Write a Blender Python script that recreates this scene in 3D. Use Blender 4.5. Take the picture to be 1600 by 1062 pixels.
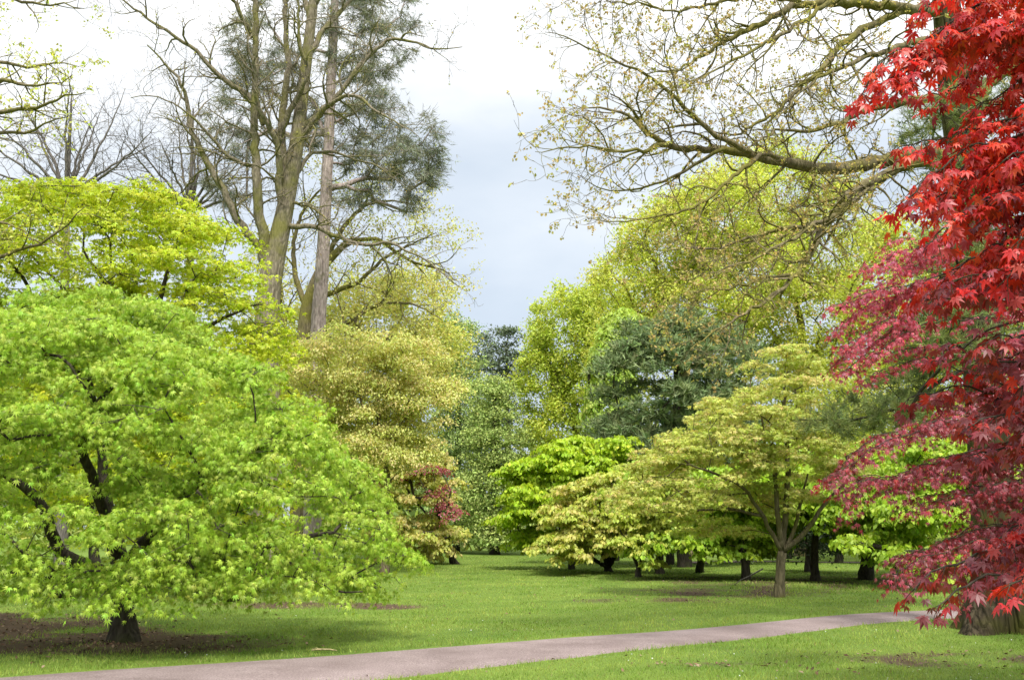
import bpy, math, random
import numpy as np

for o in list(bpy.data.objects):
    bpy.data.objects.remove(o)
SC = bpy.context.scene
COL = SC.collection
RNG = np.random.default_rng(7)

# ------------------------------------------------------------------ camera
F = 1500.0                      # focal length in pixels of a 1600 px wide picture
HOR = 825.0                     # row of the horizon
EYE = 1.6
TILT = math.atan((HOR - 531.0) / F)
cam_d = bpy.data.cameras.new('camera')
cam_d.sensor_width = 36.0
cam_d.lens = 36.0 * F / 1600.0
cam_d.clip_start = 0.05
cam_d.clip_end = 4000.0
cam = bpy.data.objects.new('camera', cam_d)
COL.objects.link(cam)
cam.location = (0, 0, EYE)
cam.rotation_euler = (math.pi / 2 + TILT, 0, 0)
SC.camera = cam

# ------------------------------------------------------------------ sky, sun, exposure
SUN_EL = math.radians(56.0)
SUN_AZ = math.radians(168.0)     # compass bearing of the sun, 0 = +Y (view direction), clockwise
world = bpy.data.worlds.new('World')
SC.world = world
world.use_nodes = True
nt = world.node_tree
nt.nodes.clear()
def N(tree, kind, **kw):
    n = tree.nodes.new(kind)
    for k, v in kw.items():
        setattr(n, k, v)
    return n
w_out = N(nt, 'ShaderNodeOutputWorld')
w_bg = N(nt, 'ShaderNodeBackground')
w_bg.inputs['Strength'].default_value = 0.1
w_sky = N(nt, 'ShaderNodeTexSky', sky_type='NISHITA')
w_sky.sun_disc = False
w_sky.sun_elevation = SUN_EL
w_sky.sun_rotation = SUN_AZ
w_tc = N(nt, 'ShaderNodeTexCoord')
w_map = N(nt, 'ShaderNodeMapping')
w_map.inputs['Scale'].default_value = (1.0, 1.0, 2.2)
w_map.inputs['Location'].default_value = (0.35, 0.2, 0.1)
w_noise = N(nt, 'ShaderNodeTexNoise')
w_noise.inputs['Scale'].default_value = 3.0
w_noise.inputs['Detail'].default_value = 6.0
w_noise.inputs['Roughness'].default_value = 0.5
w_sep = N(nt, 'ShaderNodeSeparateXYZ')
nt.links.new(w_tc.outputs['Generated'], w_map.inputs['Vector'])
nt.links.new(w_map.outputs['Vector'], w_noise.inputs['Vector'])
nt.links.new(w_tc.outputs['Generated'], w_sep.inputs['Vector'])
w_add = N(nt, 'ShaderNodeMath', operation='MULTIPLY_ADD')   # cloud relief on top of the overcast sky's rise towards the zenith
w_add.inputs[1].default_value = 0.55
w_add.inputs[2].default_value = -0.285
nt.links.new(w_noise.outputs['Fac'], w_add.inputs[0])
w_sum = N(nt, 'ShaderNodeMath', operation='ADD', use_clamp=True)
nt.links.new(w_add.outputs[0], w_sum.inputs[0])
nt.links.new(w_sep.outputs['Z'], w_sum.inputs[1])
w_ramp = N(nt, 'ShaderNodeValToRGB')
els = w_ramp.color_ramp.elements
els[0].position = 0.08; els[0].color = (0.335, 0.385, 0.445, 1)
els[1].position = 0.95; els[1].color = (1.62, 1.62, 1.6, 1)
for p_, c_ in ((0.22, (0.395, 0.445, 0.505)), (0.31, (0.465, 0.505, 0.55)), (0.40, (0.60, 0.615, 0.63)), (0.58, (0.95, 0.95, 0.95))):
    els.new(p_).color = (*c_, 1)
nt.links.new(w_sum.outputs[0], w_ramp.inputs['Fac'])
w_sc = N(nt, 'ShaderNodeVectorMath', operation='SCALE')
w_sc.inputs['Scale'].default_value = 10.0
nt.links.new(w_ramp.outputs['Color'], w_sc.inputs[0])
w_mix = N(nt, 'ShaderNodeMix', data_type='RGBA')
w_mix.inputs['Factor'].default_value = 0.90      # almost wholly clouded over
nt.links.new(w_sky.outputs['Color'], w_mix.inputs['A'])
nt.links.new(w_sc.outputs['Vector'], w_mix.inputs['B'])
nt.links.new(w_mix.outputs['Result'], w_bg.inputs['Color'])
nt.links.new(w_bg.outputs['Background'], w_out.inputs['Surface'])

sun_d = bpy.data.lights.new('sun', 'SUN')
sun_d.energy = 2.75
sun_d.angle = math.radians(8.0)                  # veiled by thin cloud
sun_d.color = (1.0, 0.955, 0.88)
sun = bpy.data.objects.new('sun', sun_d)
COL.objects.link(sun)
sun.location = (5, -10, 30)
sx, sy = math.sin(SUN_AZ) * math.cos(SUN_EL), math.cos(SUN_AZ) * math.cos(SUN_EL)
from mathutils import Vector
sun.rotation_euler = Vector((sx, sy, math.sin(SUN_EL))).to_track_quat('Z', 'Y').to_euler()

SC.view_settings.view_transform = 'Standard'
SC.view_settings.look = 'None'
SC.view_settings.exposure = 0.9
SC.view_settings.gamma = 1.0
SC.view_settings.use_curve_mapping = False
SC.render.engine = 'CYCLES'
SC.cycles.max_bounces = 7
SC.cycles.diffuse_bounces = 4
SC.cycles.glossy_bounces = 2
SC.cycles.transmission_bounces = 5
SC.cycles.use_denoising = True
try:
    SC.cycles.denoiser = 'OPENIMAGEDENOISE'
    SC.cycles.denoising_input_passes = 'RGB_ALBEDO_NORMAL'
    SC.cycles.denoising_prefilter = 'ACCURATE'
except Exception:
    pass

# ------------------------------------------------------------------ geometry helpers
ct, st = math.cos(TILT), math.sin(TILT)
def at(px, py, d):
    """the point at distance d (metres along +Y) that the picture shows at px, py"""
    u, v = (px - 800.0) / F, (531.0 - py) / F
    y, z = ct - v * st, st + v * ct
    return np.array([u / y * d, d, EYE + z / y * d])
def ground_d(py):
    v = (531.0 - py) / F
    y, z = ct - v * st, st + v * ct
    return -EYE / (z / y)
def depth(p):
    return p[1] * ct + (p[2] - EYE) * st
def project(P):
    P = np.atleast_2d(P)
    f = P[:, 1] * ct + (P[:, 2] - EYE) * st
    v = -P[:, 1] * st + (P[:, 2] - EYE) * ct
    return 800 + F * P[:, 0] / f, 531 - F * v / f, f
def gz(x, y):
    x = np.asarray(x, float); y = np.asarray(y, float)
    return 0.035 * np.sin(x * 0.31 + 1.0) * np.sin(y * 0.23 + 0.4) + 0.02 * np.sin(x * 0.71 + y * 0.53)
def norm(a):
    return a / np.maximum(np.linalg.norm(a, axis=-1, keepdims=True), 1e-9)

def make_mesh(name, V, faces, tint=None, smooth=False):
    """faces: list of int arrays, each (n, k)"""
    me = bpy.data.meshes.new(name)
    V = np.ascontiguousarray(V, np.float32)
    me.vertices.add(len(V)); me.vertices.foreach_set('co', V.ravel())
    loops = np.concatenate([f.ravel() for f in faces]).astype(np.int32)
    tot = np.concatenate([np.full(len(f), f.shape[1], np.int32) for f in faces])
    start = np.concatenate([[0], np.cumsum(tot)[:-1]]).astype(np.int32)
    me.loops.add(len(loops)); me.loops.foreach_set('vertex_index', loops)
    me.polygons.add(len(tot)); me.polygons.foreach_set('loop_start', start)
    me.polygons.foreach_set('loop_total', tot)
    if smooth:
        me.polygons.foreach_set('use_smooth', np.ones(len(tot), bool))
    if tint is not None:
        a = me.attributes.new('tint', 'FLOAT_COLOR', 'POINT')
        c = np.ones((len(V), 4), np.float32); c[:, :3] = tint
        a.data.foreach_set('color', c.ravel())
    me.update(calc_edges=True)
    return me
def link(name, me, mat=None, parent=None, **props):
    o = bpy.data.objects.new(name, me)
    COL.objects.link(o)
    if mat is not None and me is not None and not me.materials:
        me.materials.append(mat)
    if parent is not None:
        o.parent = parent
    for k, v in props.items():
        o[k] = v
    return o

class Tubes:
    def __init__(self):
        self.g = {}
    def add(self, P, R, k):
        P = np.asarray(P, float); R = np.asarray(R, float)
        self.g.setdefault((len(P), k), []).append((P, R))
    def mesh(self, name):
        Vs, Fs, off = [], [], 0
        for (n, k), lst in self.g.items():
            P = np.stack([a for a, _ in lst]); R = np.stack([b for _, b in lst])
            B = len(lst)
            T = np.empty_like(P)
            T[:, 1:-1] = P[:, 2:] - P[:, :-2]; T[:, 0] = P[:, 1] - P[:, 0]; T[:, -1] = P[:, -1] - P[:, -2]
            T = norm(T)
            D = norm(P[:, -1] - P[:, 0])
            ref = np.zeros((B, 3)); ref[np.arange(B), np.argmin(np.abs(D), axis=1)] = 1
            ref = ref[:, None, :]
            U = norm(ref - (ref * T).sum(-1, keepdims=True) * T)
            W = np.cross(T, U)
            a = np.arange(k) / k * 2 * np.pi
            V = P[:, :, None, :] + R[:, :, None, None] * (np.cos(a)[None, None, :, None] * U[:, :, None, :] + np.sin(a)[None, None, :, None] * W[:, :, None, :])
            idx = np.arange(B * n * k).reshape(B, n, k) + off
            nx = np.roll(idx, -1, axis=2)
            Fs.append(np.stack([idx[:, :-1], nx[:, :-1], nx[:, 1:], idx[:, 1:]], -1).reshape(-1, 4))
            Vs.append(V.reshape(-1, 3)); off += B * n * k
        return make_mesh(name, np.concatenate(Vs), Fs, smooth=True)

# leaf templates: vertices (axis +Y, face up +Z) and quads
def palmate(angles, lengths, w, droop):
    V, Q = [], []
    for a, L in zip(angles, lengths):
        a = math.radians(a)
        dx, dy = math.sin(a), math.cos(a)
        def pt(r, s):
            x, y = dx * r + dy * s, dy * r - dx * s
            return (x, y, -droop * (r * r) + 0.5 * abs(s))
        b = len(V)
        V += [(0, 0, 0.0), pt(L * 0.48, w * (0.55 + 0.45 * L)), pt(L, 0), pt(L * 0.48, -w * (0.55 + 0.45 * L))]
        V[b] = (0, 0, 0)
        Q.append((b, b + 1, b + 2, b + 3))
    return np.array(V, float), np.array(Q)
LEAF = {
    'palm7': palmate([-118, -76, -38, 0, 38, 76, 118], [.42, .74, .93, 1, .93, .74, .42], .15, .30),
    'palm5': palmate([-80, -40, 0, 40, 80], [.7, .92, 1, .92, .7], .17, .30),
    'palm3': palmate([-52, 0, 52], [.85, 1, .85], .25, .25),
    'simple': (np.array([(0, -.5, 0), (.33, .02, .08), (0, .5, -.06), (-.33, .02, .08)]), np.array([(0, 1, 2, 3)])),
    'star5': (None, None), 'star3': (None, None),
    'tri': (np.array([(-.36, -.35, 0), (.36, -.3, .05), (0, .65, -.05)]), np.array([(0, 1, 2)])),
    'needle': (np.array([(-.045, 0, 0), (.045, 0, 0), (.0, 1, 0)]), np.array([(0, 1, 2)])),
}
def star(angles, lengths, w, droop):
    V, Q = [], []
    for a, L in zip(angles, lengths):
        a = math.radians(a); dx, dy = math.sin(a), math.cos(a); b = len(V)
        r = .10
        V += [(dx * r - dy * w, dy * r + dx * w, 0), (dx * r + dy * w, dy * r - dx * w, 0), (dx * L, dy * L, -droop * L * L)]
        Q.append((b, b + 1, b + 2))
    return np.array(V, float), np.array(Q)
LEAF['star5'] = star([-70, -35, 0, 35, 70], [.74, .95, 1.1, .95, .74], .15, .5)
LEAF['star3'] = star([-58, 0, 58], [.85, 1, .85], .25, .3)
LEAF['needle_wide'] = (LEAF['needle'][0] * [2.4, 1, 1], LEAF['needle'][1])
def leaves_mesh(name, kind, pos, axis, nrm, scale, tint):
    V0, Q0 = LEAF[kind]
    Y = norm(axis); Z = norm(nrm - (nrm * Y).sum(-1, keepdims=True) * Y); X = np.cross(Y, Z)
    s = scale[:, None, None]
    V = pos[:, None, :] + s * (V0[None, :, 0:1] * X[:, None] + V0[None, :, 1:2] * Y[:, None] + V0[None, :, 2:3] * Z[:, None])
    n, m = len(pos), len(V0)
    Q = (Q0[None] + (np.arange(n) * m)[:, None, None]).reshape(-1, Q0.shape[1])
    return make_mesh(name, V.reshape(-1, 3), [Q], np.repeat(tint, m, axis=0))

# ------------------------------------------------------------------ materials
def leaf_material(name, trans=0.4, rough=0.5, spec=0.35, tgain=(1.15, 1.1, 0.7)):
    m = bpy.data.materials.new(name); m.use_nodes = True
    t = m.node_tree; t.nodes.clear()
    out = N(t, 'ShaderNodeOutputMaterial'); at_ = N(t, 'ShaderNodeAttribute', attribute_name='tint')
    p = N(t, 'ShaderNodeBsdfPrincipled'); tr = N(t, 'ShaderNodeBsdfTranslucent'); mx = N(t, 'ShaderNodeMixShader')
    p.inputs['Roughness'].default_value = rough
    p.inputs['Specular IOR Level'].default_value = spec
    g = N(t, 'ShaderNodeVectorMath', operation='MULTIPLY'); g.inputs[1].default_value = tgain
    t.links.new(at_.outputs['Color'], p.inputs['Base Color'])
    t.links.new(at_.outputs['Color'], g.inputs[0]); t.links.new(g.outputs[0], tr.inputs['Color'])
    mx.inputs[0].default_value = trans
    t.links.new(p.outputs[0], mx.inputs[1]); t.links.new(tr.outputs[0], mx.inputs[2]); t.links.new(mx.outputs[0], out.inputs['Surface'])
    return m
def bark_material(name, c1, c2, moss=0.0, mosscol=(0.10, 0.11, 0.025), scale=6.0, bump=0.6):
    m = bpy.data.materials.new(name); m.use_nodes = True
    t = m.node_tree
    p = t.nodes['Principled BSDF']; p.inputs['Roughness'].default_value = 0.95
    p.inputs['Specular IOR Level'].default_value = 0.1
    tc = N(t, 'ShaderNodeTexCoord'); mp = N(t, 'ShaderNodeMapping'); mp.inputs['Scale'].default_value = (1, 1, 0.22)
    n1 = N(t, 'ShaderNodeTexNoise'); n1.inputs['Scale'].default_value = scale * 3; n1.inputs['Detail'].default_value = 6
    v1 = N(t, 'ShaderNodeTexVoronoi', feature='DISTANCE_TO_EDGE'); v1.inputs['Scale'].default_value = scale * 2.2
    n2 = N(t, 'ShaderNodeTexNoise'); n2.inputs['Scale'].default_value = 1.3; n2.inputs['Detail'].default_value = 5
    t.links.new(tc.outputs['Object'], mp.inputs[0]); t.links.new(mp.outputs[0], n1.inputs['Vector'])
    t.links.new(mp.outputs[0], v1.inputs['Vector']); t.links.new(tc.outputs['Object'], n2.inputs['Vector'])
    r = N(t, 'ShaderNodeValToRGB')
    r.color_ramp.elements[0].position = 0.3; r.color_ramp.elements[0].color = (*c1, 1)
    r.color_ramp.elements[1].position = 0.7; r.color_ramp.elements[1].color = (*c2, 1)
    t.links.new(n1.outputs['Fac'], r.inputs[0])
    mr = N(t, 'ShaderNodeMapRange'); mr.inputs['From Min'].default_value = 0.62 - moss * 0.5; mr.inputs['From Max'].default_value = 0.78 - moss * 0.5
    t.links.new(n2.outputs['Fac'], mr.inputs['Value'])
    mx = N(t, 'ShaderNodeMix', data_type='RGBA'); mx.inputs['B'].default_value = (*mosscol, 1)
    t.links.new(mr.outputs[0], mx.inputs['Factor']); t.links.new(r.outputs[0], mx.inputs['A'])
    t.links.new(mx.outputs['Result'], p.inputs['Base Color'])
    ad = N(t, 'ShaderNodeMath', operation='ADD')
    vr = N(t, 'ShaderNodeMapRange'); vr.inputs['From Max'].default_value = 0.25
    t.links.new(v1.outputs['Distance'], vr.inputs['Value'])
    t.links.new(vr.outputs[0], ad.inputs[0]); t.links.new(n1.outputs['Fac'], ad.inputs[1])
    b = N(t, 'ShaderNodeBump'); b.inputs['Strength'].default_value = bump; b.inputs['Distance'].default_value = 0.03
    t.links.new(ad.outputs[0], b.inputs['Height']); t.links.new(b.outputs[0], p.inputs['Normal'])
    return m
M_LEAF = leaf_material('spring_leaf', 0.42)
M_RED = leaf_material('red_leaf', 0.45, 0.42, 0.5, (1.3, 0.75, 0.5))
M_NEEDLE = leaf_material('needle', 0.2, 0.7, 0.1, (1, 1, .8))
M_BARK_DARK = bark_material('dark_maple_bark', (0.032, 0.026, 0.020), (0.095, 0.08, 0.062), 0.2, (0.05, 0.055, 0.02))
M_BARK_OAK = bark_material('mossy_oak_bark', (0.10, 0.082, 0.05), (0.25, 0.21, 0.13), 0.42, (0.17, 0.155, 0.045), 5)
M_BARK_TALL = bark_material('grey_green_bark', (0.12, 0.10, 0.072), (0.29, 0.25, 0.18), 0.30, (0.18, 0.17, 0.06), 5)
M_BARK_PINE = bark_material('pinkish_pine_bark', (0.19, 0.15, 0.14), (0.46, 0.38, 0.35), 0.0, scale=4, bump=0.8)
M_BARK_GOLD = bark_material('lichen_maple_bark', (0.07, 0.058, 0.035), (0.19, 0.16, 0.095), 0.25, (0.11, 0.10, 0.03))
M_BARK_GREY = bark_material('bare_grey_bark', (0.09, 0.08, 0.072), (0.20, 0.18, 0.16), 0.05)

# ------------------------------------------------------------------ trees: skeletons
def resample(P, R, step):
    P = np.asarray(P, float); R = np.asarray(R, float)
    L = np.concatenate([[0], np.cumsum(np.linalg.norm(np.diff(P, axis=0), axis=1))])
    n = max(2, int(math.ceil(L[-1] / step)) + 1)
    s = np.linspace(0, L[-1], n)
    out = np.stack([np.interp(s, L, P[:, i]) for i in range(3)], 1)
    if n > 4:                                          # soften the corners of the drawn line
        for _ in range(2):
            out[1:-1] = 0.25 * out[:-2] + 0.5 * out[1:-1] + 0.25 * out[2:]
    return out, np.interp(s, L, R)

class Skeleton:
    """stems drawn by hand, then twigs grown from the nearest wood to every leaf clump"""
    def __init__(self, rng):
        self.rng = rng; self.P = []; self.par = []; self.len = []; self.R = []; self.fixed = []
    def stem(self, P, R, step=0.3, parent=None, wob=0.02):
        P, R = resample(P, R, step)
        for i in range(len(P)):
            q = P[i] + (self.rng.normal(0, wob, 3) if 0 < i else 0)
            if i == 0 and parent is not None:
                j = parent
                self.P.append(q); self.par.append(j); self.len.append(self.len[j] + np.linalg.norm(self.P[j] - q))
            elif i == 0:
                self.P.append(q); self.par.append(-1); self.len.append(0.0)
            else:
                self.P.append(q); self.par.append(len(self.P) - 2)
                self.len.append(self.len[-1] + np.linalg.norm(P[i] - P[i - 1]))
            self.R.append(R[i]); self.fixed.append(R[i])
        return len(self.P) - 1
    def nearest(self, q):
        return int(np.argmin(np.linalg.norm(np.array(self.P) - q, axis=1)))
    def grow(self, T, step=0.35, rise=0.12, wig=0.05, kpath=0.22, minz=None):
        rng = self.rng
        if not len(T): return
        cap = len(self.P) + len(T) * 60
        A = np.zeros((cap, 3)); n = len(self.P); A[:n] = self.P
        Ln = np.zeros(cap); Ln[:n] = self.len
        base = np.linalg.norm(T[:, None, :] - A[None, :n:3], axis=2).min(1)
        for i in np.argsort(base):
            t = T[i]
            dv = t - A[:n]; dist = np.linalg.norm(dv, axis=1)
            cost = dist + kpath * Ln[:n] + 0.55 * np.maximum(0, A[:n, 2] - t[2])
            if minz is not None:
                cost = cost + 50 * (A[:n, 2] < minz)
            j = int(np.argmin(cost)); D = dist[j]
            k = min(58, max(1, int(math.ceil(D / step))))
            mid = 0.5 * (A[j] + t) + np.array([0, 0, rise * D]) + rng.normal(0, wig * D, 3)
            prev = j
            for q in range(1, k + 1):
                u = q / k
                p = (1 - u) ** 2 * A[j] + 2 * u * (1 - u) * mid + u * u * t
                if q < k: p = p + rng.normal(0, wig * 0.35 * step, 3)
                A[n] = p; Ln[n] = Ln[prev] + np.linalg.norm(p - A[prev])
                self.P.append(p); self.par.append(prev); self.len.append(Ln[n]); self.fixed.append(0.0); self.R.append(0)
                prev = n; n += 1
            # the end of the path feeds one clump
    def finish(self, tubes, R0, rtip, expo=0.5, thick=7):
        n = len(self.P); P = np.array(self.P); par = self.par
        kids = [[] for _ in range(n)]
        for i, p in enumerate(par):
            if p >= 0: kids[p].append(i)
        cnt = np.zeros(n)
        for i in range(n - 1, -1, -1):
            if not kids[i]: cnt[i] = 1
            if par[i] >= 0: cnt[par[i]] += cnt[i]
        tot = cnt.max()
        R = np.maximum(R0 * (cnt / tot) ** expo, rtip)
        fx = np.array(self.fixed); R = np.where(fx > 0, fx, R)
        for i in range(n):
            if par[i] >= 0: R[i] = min(R[i], max(R[par[i]], rtip))
        starts = [i for i in range(n) if par[i] < 0]
        todo = [(s, None) for s in starts]
        while todo:
            s, p = todo.pop()
            ch = [p] if p is not None else []
            cur = s
            while True:
                ch.append(cur)
                if not kids[cur]: break
                ks = sorted(kids[cur], key=lambda c: (fx[c] > 0, cnt[c]), reverse=True)
                for c in ks[1:]: todo.append((c, cur))
                cur = ks[0]
            if len(ch) < 2: continue
            r = R[ch].copy()
            if p is not None: r[0] = min(r[0], r[1] * 1.25)
            k = thick if r[1] > 0.05 else (5 if r[1] > 0.02 else 3)
            tubes.add(P[ch], r, k)

def flare_base(tubes_me, base, r, h, amount, lobes=5, seed=0):
    """swell the root collar of a trunk mesh"""
    n = len(tubes_me.vertices); co = np.empty(n * 3, np.float32); tubes_me.vertices.foreach_get('co', co)
    co = co.reshape(-1, 3); dx, dy = co[:, 0] - base[0], co[:, 1] - base[1]
    z = co[:, 2] - base[2]; rad = np.hypot(dx, dy)
    sel = (rad < r * 2.2) & (z < h)
    a = np.arctan2(dy, dx); w = np.clip(1 - z / h, 0, 1.3) ** 2
    f = 1 + amount * w * (0.65 + 0.6 * np.cos(lobes * a + seed) + 0.25 * np.sin((lobes - 2) * a + 2 * seed))
    co[sel, 0] = base[0] + dx[sel] * f[sel]; co[sel, 1] = base[1] + dy[sel] * f[sel]
    tubes_me.vertices.foreach_set('co', co.ravel()); tubes_me.update()

# ------------------------------------------------------------------ trees: crowns
def lobe(cx, cy, rx, ry, d, rd=None):
    c = at(cx, cy, d); s = depth(c) / F
    return c, np.array([rx * s, (rd if rd is not None else rx * s), ry * s * 1.02])
def sample_pads(rng, lobes, n, shell=0.72, zmin=0.5, back=0.45, below=0.35, holes=()):
    out_p, out_n = [], []
    area = np.array([(r[0] * r[1] * r[2]) ** (2 / 3) for _, r in lobes]); area /= area.sum()
    for (c, r), a in zip(lobes, area):
        m = int(n * a * 3.0) + 8
        u = norm(rng.normal(size=(m, 3)))
        f = shell + (1 - shell) * rng.random(m) ** 0.6
        p = c + u * r * f[:, None]
        keep = np.ones(m, bool)
        keep &= ~((u[:, 1] > 0.15) & (rng.random(m) > back))
        keep &= ~((u[:, 2] < -0.25) & (rng.random(m) > below))
        for c2, r2 in lobes:
            if c2 is c: continue
            q = np.linalg.norm((p - c2) / r2, axis=1)
            keep &= ~(q < shell * 0.9)
        keep &= p[:, 2] > zmin
        for c2, r2 in holes:
            keep &= np.linalg.norm((p - c2) / r2, axis=1) > 1
        p, u = p[keep], norm(u[keep] / r)
        k = int(round(n * a)); idx = rng.permutation(len(p))[:k]
        out_p.append(p[idx]); out_n.append(u[idx])
    return np.concatenate(out_p), np.concatenate(out_n)
def pick_tints(rng, tints, n, jit=0.12):
    T = np.array(tints, float)
    i = rng.integers(0, len(T), n); j = rng.integers(0, len(T), n); f = rng.random((n, 1))
    return T[i] * f + T[j] * (1 - f)
def jitter_tint(rng, c, v=0.16, h=0.05):
    n = len(c)
    return np.clip(c * (1 + rng.normal(0, v, (n, 1))) * (1 + rng.normal(0, h, (n, 3))), 0.004, 0.95)
UP = np.array([0, 0, 1.0])
def fill_pads(rng, pads, nrm, k, rad, thick, droop, leafsize, tints, upw=0.6, leaf_up=0.7):
    """flat layered sprays: leaves on a drooping cap round every pad"""
    n = len(pads)
    N_ = norm(nrm * (1 - upw) + UP * upw + rng.normal(0, 0.12, (n, 3)))
    A = norm(np.cross(N_, np.array([0.3, 0.9, 0.1]))); B = np.cross(N_, A)
    R = rad * (0.65 + 0.7 * rng.random(n))
    kk = np.repeat(np.arange(n), np.maximum(3, (k * (R / rad) ** 2 * (0.7 + 0.6 * rng.random(n))).astype(int)))
    m = len(kk)
    a = rng.random(m) * 2 * np.pi; q = np.sqrt(rng.random(m)) * (1 + 0.22 * np.sin(3 * a + kk) + 0.15 * np.sin(5 * a + 2.3 * kk))
    rr = q * R[kk]
    rdir = np.cos(a)[:, None] * A[kk] + np.sin(a)[:, None] * B[kk]
    pos = pads[kk] + rdir * rr[:, None] + N_[kk] * (rng.normal(0, thick, m))[:, None] - UP * (droop * q ** 2 * R[kk])[:, None]
    axis = norm(rdir * 0.8 + rng.normal(0, 0.45, (m, 3)) - UP * (0.55 + 0.65 * q[:, None]))
    nn = norm(N_[kk] * leaf_up + rdir * 0.35 + rng.normal(0, 0.35, (m, 3)))
    base = pick_tints(rng, tints, n)
    tint = jitter_tint(rng, base[kk])
    sc = leafsize * (0.65 + 0.6 * rng.random(m))
    return pos, axis, nn, sc, tint, kk, rdir, R
def plates(rng, P, Nn, centre, ln, wd, sub, droop, rise=0.0):
    """turn every clump into a fan shaped spray of small pads that reaches outwards and bows at its tip"""
    n = len(P)
    h = (P - centre) * [1, 1, 0]; h = norm(h + rng.normal(0, 0.45, (n, 3)) * [1, 1, 0] * np.linalg.norm(h, axis=1, keepdims=True).clip(.3))
    lat = np.cross(UP, h)
    steep = np.clip(1 - Nn[:, 2], 0, 1)
    L = ln * (0.7 + 0.6 * rng.random(n)); Wd = wd * (0.7 + 0.6 * rng.random(n))
    k = np.repeat(np.arange(n), sub); m = len(k)
    u = rng.random(m); v = rng.uniform(-1, 1, m)
    shape = np.sqrt(np.clip(1 - (2 * u - 0.9) ** 2 / 1.3, 0.05, 1)) * (0.8 + 0.3 * np.sin(7 * u + k))
    pos = P[k] + h[k] * ((u - 0.7) * L[k])[:, None] + lat[k] * (v * shape * Wd[k] * .5)[:, None]
    z = rise * L[k] * (u - .7) - droop * L[k] * np.clip(u - .35, 0, 1) ** 2 * (0.6 + 0.8 * steep[k]) - 0.22 * Wd[k] * v * v
    pos = pos + UP * z[:, None]
    nn = norm(UP + h[k] * (droop * 1.6 * np.clip(u - .3, 0, 1) * (0.6 + .8 * steep[k]))[:, None] + lat[k] * (v * .4)[:, None])
    return pos, nn, k
def fill_cloud(rng, pads, nrm, k, rad, leafsize, tints, flat=0.7):
    n = len(pads); R = rad * (0.6 + 0.8 * rng.random(n))
    kk = np.repeat(np.arange(n), np.maximum(3, (k * (0.6 + 0.8 * rng.random(n))).astype(int))); m = len(kk)
    g = rng.normal(0, 0.5, (m, 3)); g[:, 2] *= flat
    pos = pads[kk] + g * R[kk][:, None]
    nn = norm(norm(g) * 0.5 + UP * 0.5 + rng.normal(0, 0.5, (m, 3)))
    axis = norm(rng.normal(0, 1, (m, 3)) - UP * 0.3)
    tint = jitter_tint(rng, pick_tints(rng, tints, n)[kk], 0.2)
    return pos, axis, nn, leafsize * (0.6 + 0.8 * rng.random(m)), tint
def fill_needles(rng, pads, nrm, tufts, per, rad, length, tints, flat=0.45, up=0.5):
    n = len(pads); kk = np.repeat(np.arange(n), tufts); m = len(kk)
    g = rng.normal(0, 0.5, (m, 3)); g[:, 2] *= flat
    c = pads[kk] + g * rad * (0.6 + 0.8 * rng.random(m))[:, None]
    ax = norm(norm(g) * 0.8 + nrm[kk] * 0.4 + UP * up + rng.normal(0, 0.25, (m, 3)))
    tn = jitter_tint(rng, pick_tints(rng, tints, n)[kk], 0.2)
    j = np.repeat(np.arange(m), per); q = len(j)
    axis = norm(ax[j] + rng.normal(0, 0.55, (q, 3)))
    pos = c[j] - ax[j] * (rng.random(q) * length * 0.9)[:, None]
    return pos, axis, norm(rng.normal(size=(q, 3))), length * (0.7 + 0.6 * rng.random(q)), tn[j]

def empty(name, loc, **props):
    return link(name, None, **{k: v for k, v in props.items() if v is not None}) if loc is None else _empty_at(name, loc, props)
def _empty_at(name, loc, props):
    o = bpy.data.objects.new(name, None); COL.objects.link(o); o.location = loc
    for k, v in props.items():
        if v is not None: o[k] = v
    return o
def shift(me, loc):
    n = len(me.vertices); co = np.empty(n * 3, np.float32); me.vertices.foreach_get('co', co)
    co = co.reshape(-1, 3) - np.asarray(loc, np.float32); me.vertices.foreach_set('co', co.ravel()); me.update()

def base_point(px, d):
    x = (px - 800) / F * d * (ct + st * (-EYE / d))    # a foot on the ground that stands in column px
    return np.array([x, d, float(gz(x, d)) - 0.06])

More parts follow.
